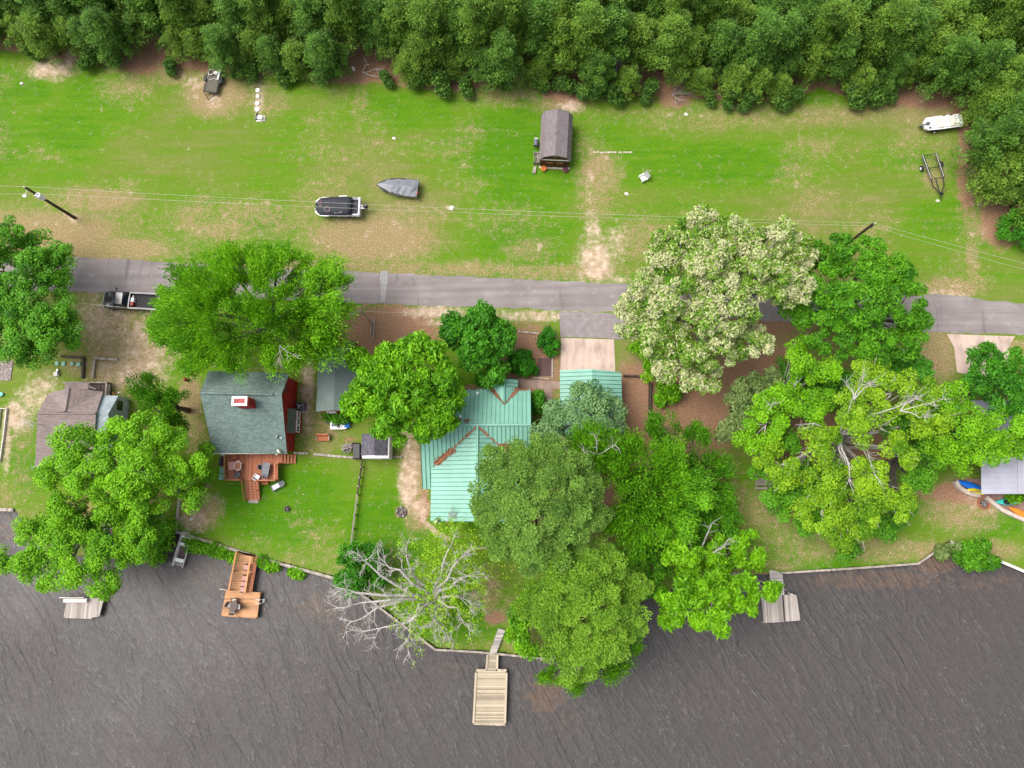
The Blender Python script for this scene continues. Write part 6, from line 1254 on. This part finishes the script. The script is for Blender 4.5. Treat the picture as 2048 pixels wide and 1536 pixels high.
o = thing('jet_ski', 'white and grey watercraft with a blue end beside the garage', 'watercraft', P(678, 850, .3)); o.location.z = 0
m = MB(); m.loft(hullrings(1.85, 1.0, .15, .6, .35, bw=.8, xs=1)); m.build('hull', M['white'], o); m = MB(); m.loft([[(-.75, -.2, .62), (-.75, .2, .62), (.1, .2, .62), (.1, -.2, .62)], [(-.7, -.15, .82), (-.7, .15, .82), (0, .15, .86), (0, -.15, .86)]]); m.build('seat', M['greyplastic'], o)
m = MB(); m.tube([(.2, -.4, .85), (.3, 0, .95), (.2, .4, .85)], .05, 5); m.tube([(-.5, .42, .65), (0, -.42, .66), (.3, .3, .66)], .05, 4); m.tube([(-.8, -.1, .66), (-.3, .45, .66)], .05, 4); m.build('handlebar', M['wicker'], o)
m = MB(); m.loft([[(.7, -.38, .35), (.7, .38, .35), (.7, .34, .66), (.7, -.34, .66)], [(1.25, -.3, .3), (1.25, .3, .3), (1.25, .25, .55), (1.25, -.25, .55)]]); m.build('blue_hood', M['blue'], o)
crate('bucket', 'small dark bucket at the left end of the watercraft', 'bucket', 656, 843, 0, (.35, .35, .3), 'greyplastic', .4, .03)
o = thing('log_pile', 'round heap of bleached cut branches on the lawn left of the little shed', 'wood pile', P(698, 896)); rg = random.Random(6)
for k in range(34): a = rg.gauss(.6, .5); c = Vector((rg.gauss(0, .22), rg.gauss(0, .18), .08+k*.012)); d = Vector((math.cos(a), math.sin(a), rg.uniform(-.05, .15)))*rg.uniform(.4, .75); m = MB(); m.tube([c-d, c+d], rg.uniform(.03, .055), 6); m.build('stick', M['palebark' if k % 3 else 'darkwood'], o)
def firepit(label, px, py, r, seed, ringm=None):
    o = thing('fire_pit', label, 'fire pit', P(px, py)); rg = random.Random(seed)
    if ringm: m = MB(); m.ring((0, 0, 0), r, .04, 24, .3); m.build('ring', M[ringm], o)
    else:
        for k in range(11): a = 2*math.pi*k/11; m = MB(); m.box((r*math.cos(a), r*math.sin(a), .12), (.3, .22, .24), a+1.57+rg.uniform(-.3, .3), taper=.75); m.build('stone', M['midgrey' if k % 2 else 'wicker'], o)
    m = MB(); m.cyl((0, 0, .03), r*.9, .06, 16); m.build('ash', M['wicker'], o)
    for k in range(6): a = rg.uniform(0, 3.1); m = MB(); m.tube([(-r*.6*math.cos(a), -r*.6*math.sin(a), .1), (r*.6*math.cos(a), r*.6*math.sin(a), .16)], .05, 6); m.build('charred_log', M['palebark' if k % 2 else 'darkwood'], o)
firepit('stone ringed fire pit on the lawn left of the teal house path', 803, 1024, .5, 1); firepit('rusty metal ringed fire pit outside the kayak wall', 1966, 1007, .62, 2, 'terracotta')
firepit('small burnt patch of stones on the red cabin lawn', 575, 1018, .22, 3)
o = thing('yard_ornament', 'red figure shaped yard ornament at the cabin path', 'ornament', P(375, 760)); m = MB(); m.tube([(0, 0, 0), (0, 0, .3), (0, 0, .7), (0, 0, .9)], [.18, .24, .2, .08], 10); m.build('body', M['redp'], o); m = MB(); m.tube([(0, 0, .5), (.4, -.1, .35)], .08, 6); m.build('spout', M['black'], o)
# picnic table
o = thing('picnic_table', 'grey weathered picnic table at the left edge of the sycamore crown', 'picnic table', P(1524, 963)); 
for k in range(3): m = MB(); m.box((0, -.3+.3*k, .74), (1.9, .26, .05)); m.build('top_plank', M['greywood'], o)
for s in (-1, 1): m = MB(); m.box((0, s*.75, .45), (1.9, .25, .05)); m.build('bench', M['greywood'], o)
for s in (-1, 1): m = MB(); m.box((s*.7, 0, .4), (.08, 1.5, .08)); m.box((s*.7, .3, .36), (.08, .08, .72), 0, .4); m.box((s*.7, -.3, .36), (.08, .08, .72), 0, -.4); m.build('leg_frame', M['greywood'], o)
# gravel pad and garden bed at the left edge
t = NT('gravel_bed'); n = t.noise(t.coord(), 7, 4, .7); t.bump(n, .8, .05); GRV = t.fin(t.ramp(n, [(.35, (.09, .07, .07)), (.5, (.2, .16, .15)), (.68, (.4, .36, .33))]), .9, 0, .2)
slab('gravel_pad', [(-60, 722), (27, 722), (22, 761), (-60, 760)], .08, GRV, .1)
o = thing('garden_bed', 'timber framed garden bed at the left edge with pale rails', 'garden bed', P(0, 850)); m = MB()
for p, q in [((-30, 816), (16, 818)), ((16, 818), (10, 870)), ((10, 870), (2, 925)), ((3, 818), (-2, 860))]: beam(m, p, q, .09, .3)
m.build('frame', M['offwhite'], o, world=True)
o = thing('green_tub', 'small turquoise tub at the left edge', 'tub', P(2, 789)); m = MB(); m.loft([[(.42*s*math.cos(a), .26*s*math.sin(a), z) for a in [k*math.pi/8 for k in range(16)]] for s, z in ((.8, 0), (1, .3))]); m.build('tub', M['tealp'], o)
o = thing('pipe_stub', 'white pipe stub at the wood edge above the barn shed', 'pipe', P(1042, 153)); m = MB(); m.cyl((0, 0, .4), .12, .8, 10); m.build('pipe', M['white'], o); m = MB(); m.cyl((0, 0, .83), .16, .08, 10); m.build('cap', M['white'], o)
o = thing('bucket', 'small white bucket lying at the wood edge left of the fallen sticks', 'bucket', P(707, 139)); m = MB(); m.cyl((0, 0, .18), .2, .36, 12); m.build('bucket', M['white'], o)
for lb, x, y, s in [('pale limestone chunk alone on the field above the tarped boat', 788, 277, .24), ('pale stone on the field left of the dirt track', 1253, 388, .25), ('large pale stone on the field below the tarped boat', 904, 416, .34), ('pale stone on the field at its upper right', 1372, 229, .26), ('pale stone beside the upper left field', 44, 167, .22), ('pale stone on bare earth near the bulkhead corner', 383, 1038, .22), ('pale stone by the tongue of the black trailer', 1875, 402, .22)]:
    rg = random.Random(x); m = MB(); m.loft([[(s*f*(1+.25*math.sin(k*1.7+x))*math.cos(k*math.pi/4), s*f*.8*(1+.2*math.cos(k*2.3+x))*math.sin(k*math.pi/4), z) for k in range(8)] for f, z in ((1, 0), (1.05, .06), (.6, .14))])
    p = P(x, y); o = m.build('stone', M['offwhite']); o.location = p; tag(o, lb, 'stone', 'pale stones on the field')
# ---------------- utility poles and wires ----------------
def upole(label, base, h, r=.14, mat='pole'):
    o = thing('utility_pole', label, 'utility pole', P(*base)); m = MB(); m.tube([(0, 0, -.1), (0, 0, h)], [r*1.25, r*.8], 10); m.build('pole', M[mat], o); return o
pb = P(150, 436); HP = 8.7; pl = upole('dark utility pole with a white transformer at the upper left', (150, 436), HP, .16)
m = MB(); m.tube([(.42, -.25, HP-2.4), (.42, -.25, HP-2.35), (.42, -.25, HP-1.45), (.42, -.25, HP-1.4)], [.24, .3, .3, .2], 16); tf = m.build('transformer', M['white'], pl); m = MB(); m.cyl((.42, -.25, HP-1.3), .08, .25, 8); m.cyl((.3, -.45, HP-1.32), .06, .25, 8); m.build('bushing', M['galv'], tf)
m = MB(); m.tube([(0, 0, HP-.4), (-.1, -.75, HP-.3)], .05, 6); m.box((-.2, -.85, HP-.35), (.4, .3, .12)); m.build('cutout_arm', M['offwhite'], pl)
m = MB(); m.cyl((0, 0, HP+.1), .07, .22, 8); m.build('insulator', M['offwhite'], pl)
pt = P(1747, 447, 7.6); pr_ = thing('utility_pole', 'dark pole rising out of the right oak with pale pole top', 'utility pole', (pt.x, pt.y, 0)); m = MB(); m.tube([(0, 0, -.1), (0, 0, 7.6)], [.2, .13], 10); m.build('pole', M['pole'], pr_); m = MB(); m.box((.18, -.1, 6.9), (.1, .1, .7)); m.cyl((.1, 0, 7.7), .07, .2, 8); m.build('insulator', M['offwhite'], pr_)
sp = P(745, 648); so_ = thing('utility_pole', 'slim grey green service pole just below the road beside the huge feathery tree', 'utility pole', sp); m = MB(); m.tube([(0, 0, -.1), (0, 0, 6.2)], [.13, .09], 8); m.build('pole', M['greywood'], so_); m = MB(); m.tube([(0, 0, 6.1), (-.9, -.25, 5.9)], .04, 5); m.box((-1.0, -.3, 5.85), (.3, .15, .1)); m.build('lamp_arm', M['galv'], so_)
def wire(label, a, b, sag, r=.017, name='overhead_wire'):
    a, b = Vector(a), Vector(b); pts = [a.lerp(b, i/40)-Vector((0, 0, sag*4*(i/40)*(1-i/40))) for i in range(41)]; m = MB(); m.tube([p-a for p in pts], r, 4); o = m.build(name, M['wire']); o.location = a; return tag(o, label, 'wire')
T1 = Vector((pb.x, pb.y, HP+.2)); T2 = Vector((pb.x+.1, pb.y, HP-1.7)); R1 = Vector((pt.x, pt.y, 7.75)); R2 = Vector((pt.x+.15, pt.y, 6.9))
wire('upper overhead wire crossing the field between the two dark poles', T1, R1, .9); wire('lower overhead wire crossing the field between the two dark poles', T2, R2, .7)
wire('upper overhead wire leaving the picture at the left edge', T1, P(-160, 362, 8.6), .2); wire('lower overhead wire leaving the picture at the left edge', T2, P(-160, 384, 7), .2)
wire('upper overhead wire slanting from the right pole to the right edge', R1, P(2150, 552, 7.7), .2); wire('lower overhead wire slanting from the right pole to the right edge', R2, P(2150, 566, 6.9), .2)
wire('service wire running down from the transformer pole towards the left tree', T2+Vector((.3, -.3, .2)), P(60, 700, 3.4), .5, .015); wire('service wire crossing the driveway apron', P(745, 648, 0)+Vector((0, 0, 5.9)), P(1330, 641, 6), .4, .015)
wire('service wire above the pickup truck', P(70, 597, 5.5), P(330, 622, 5.5), .2, .018)
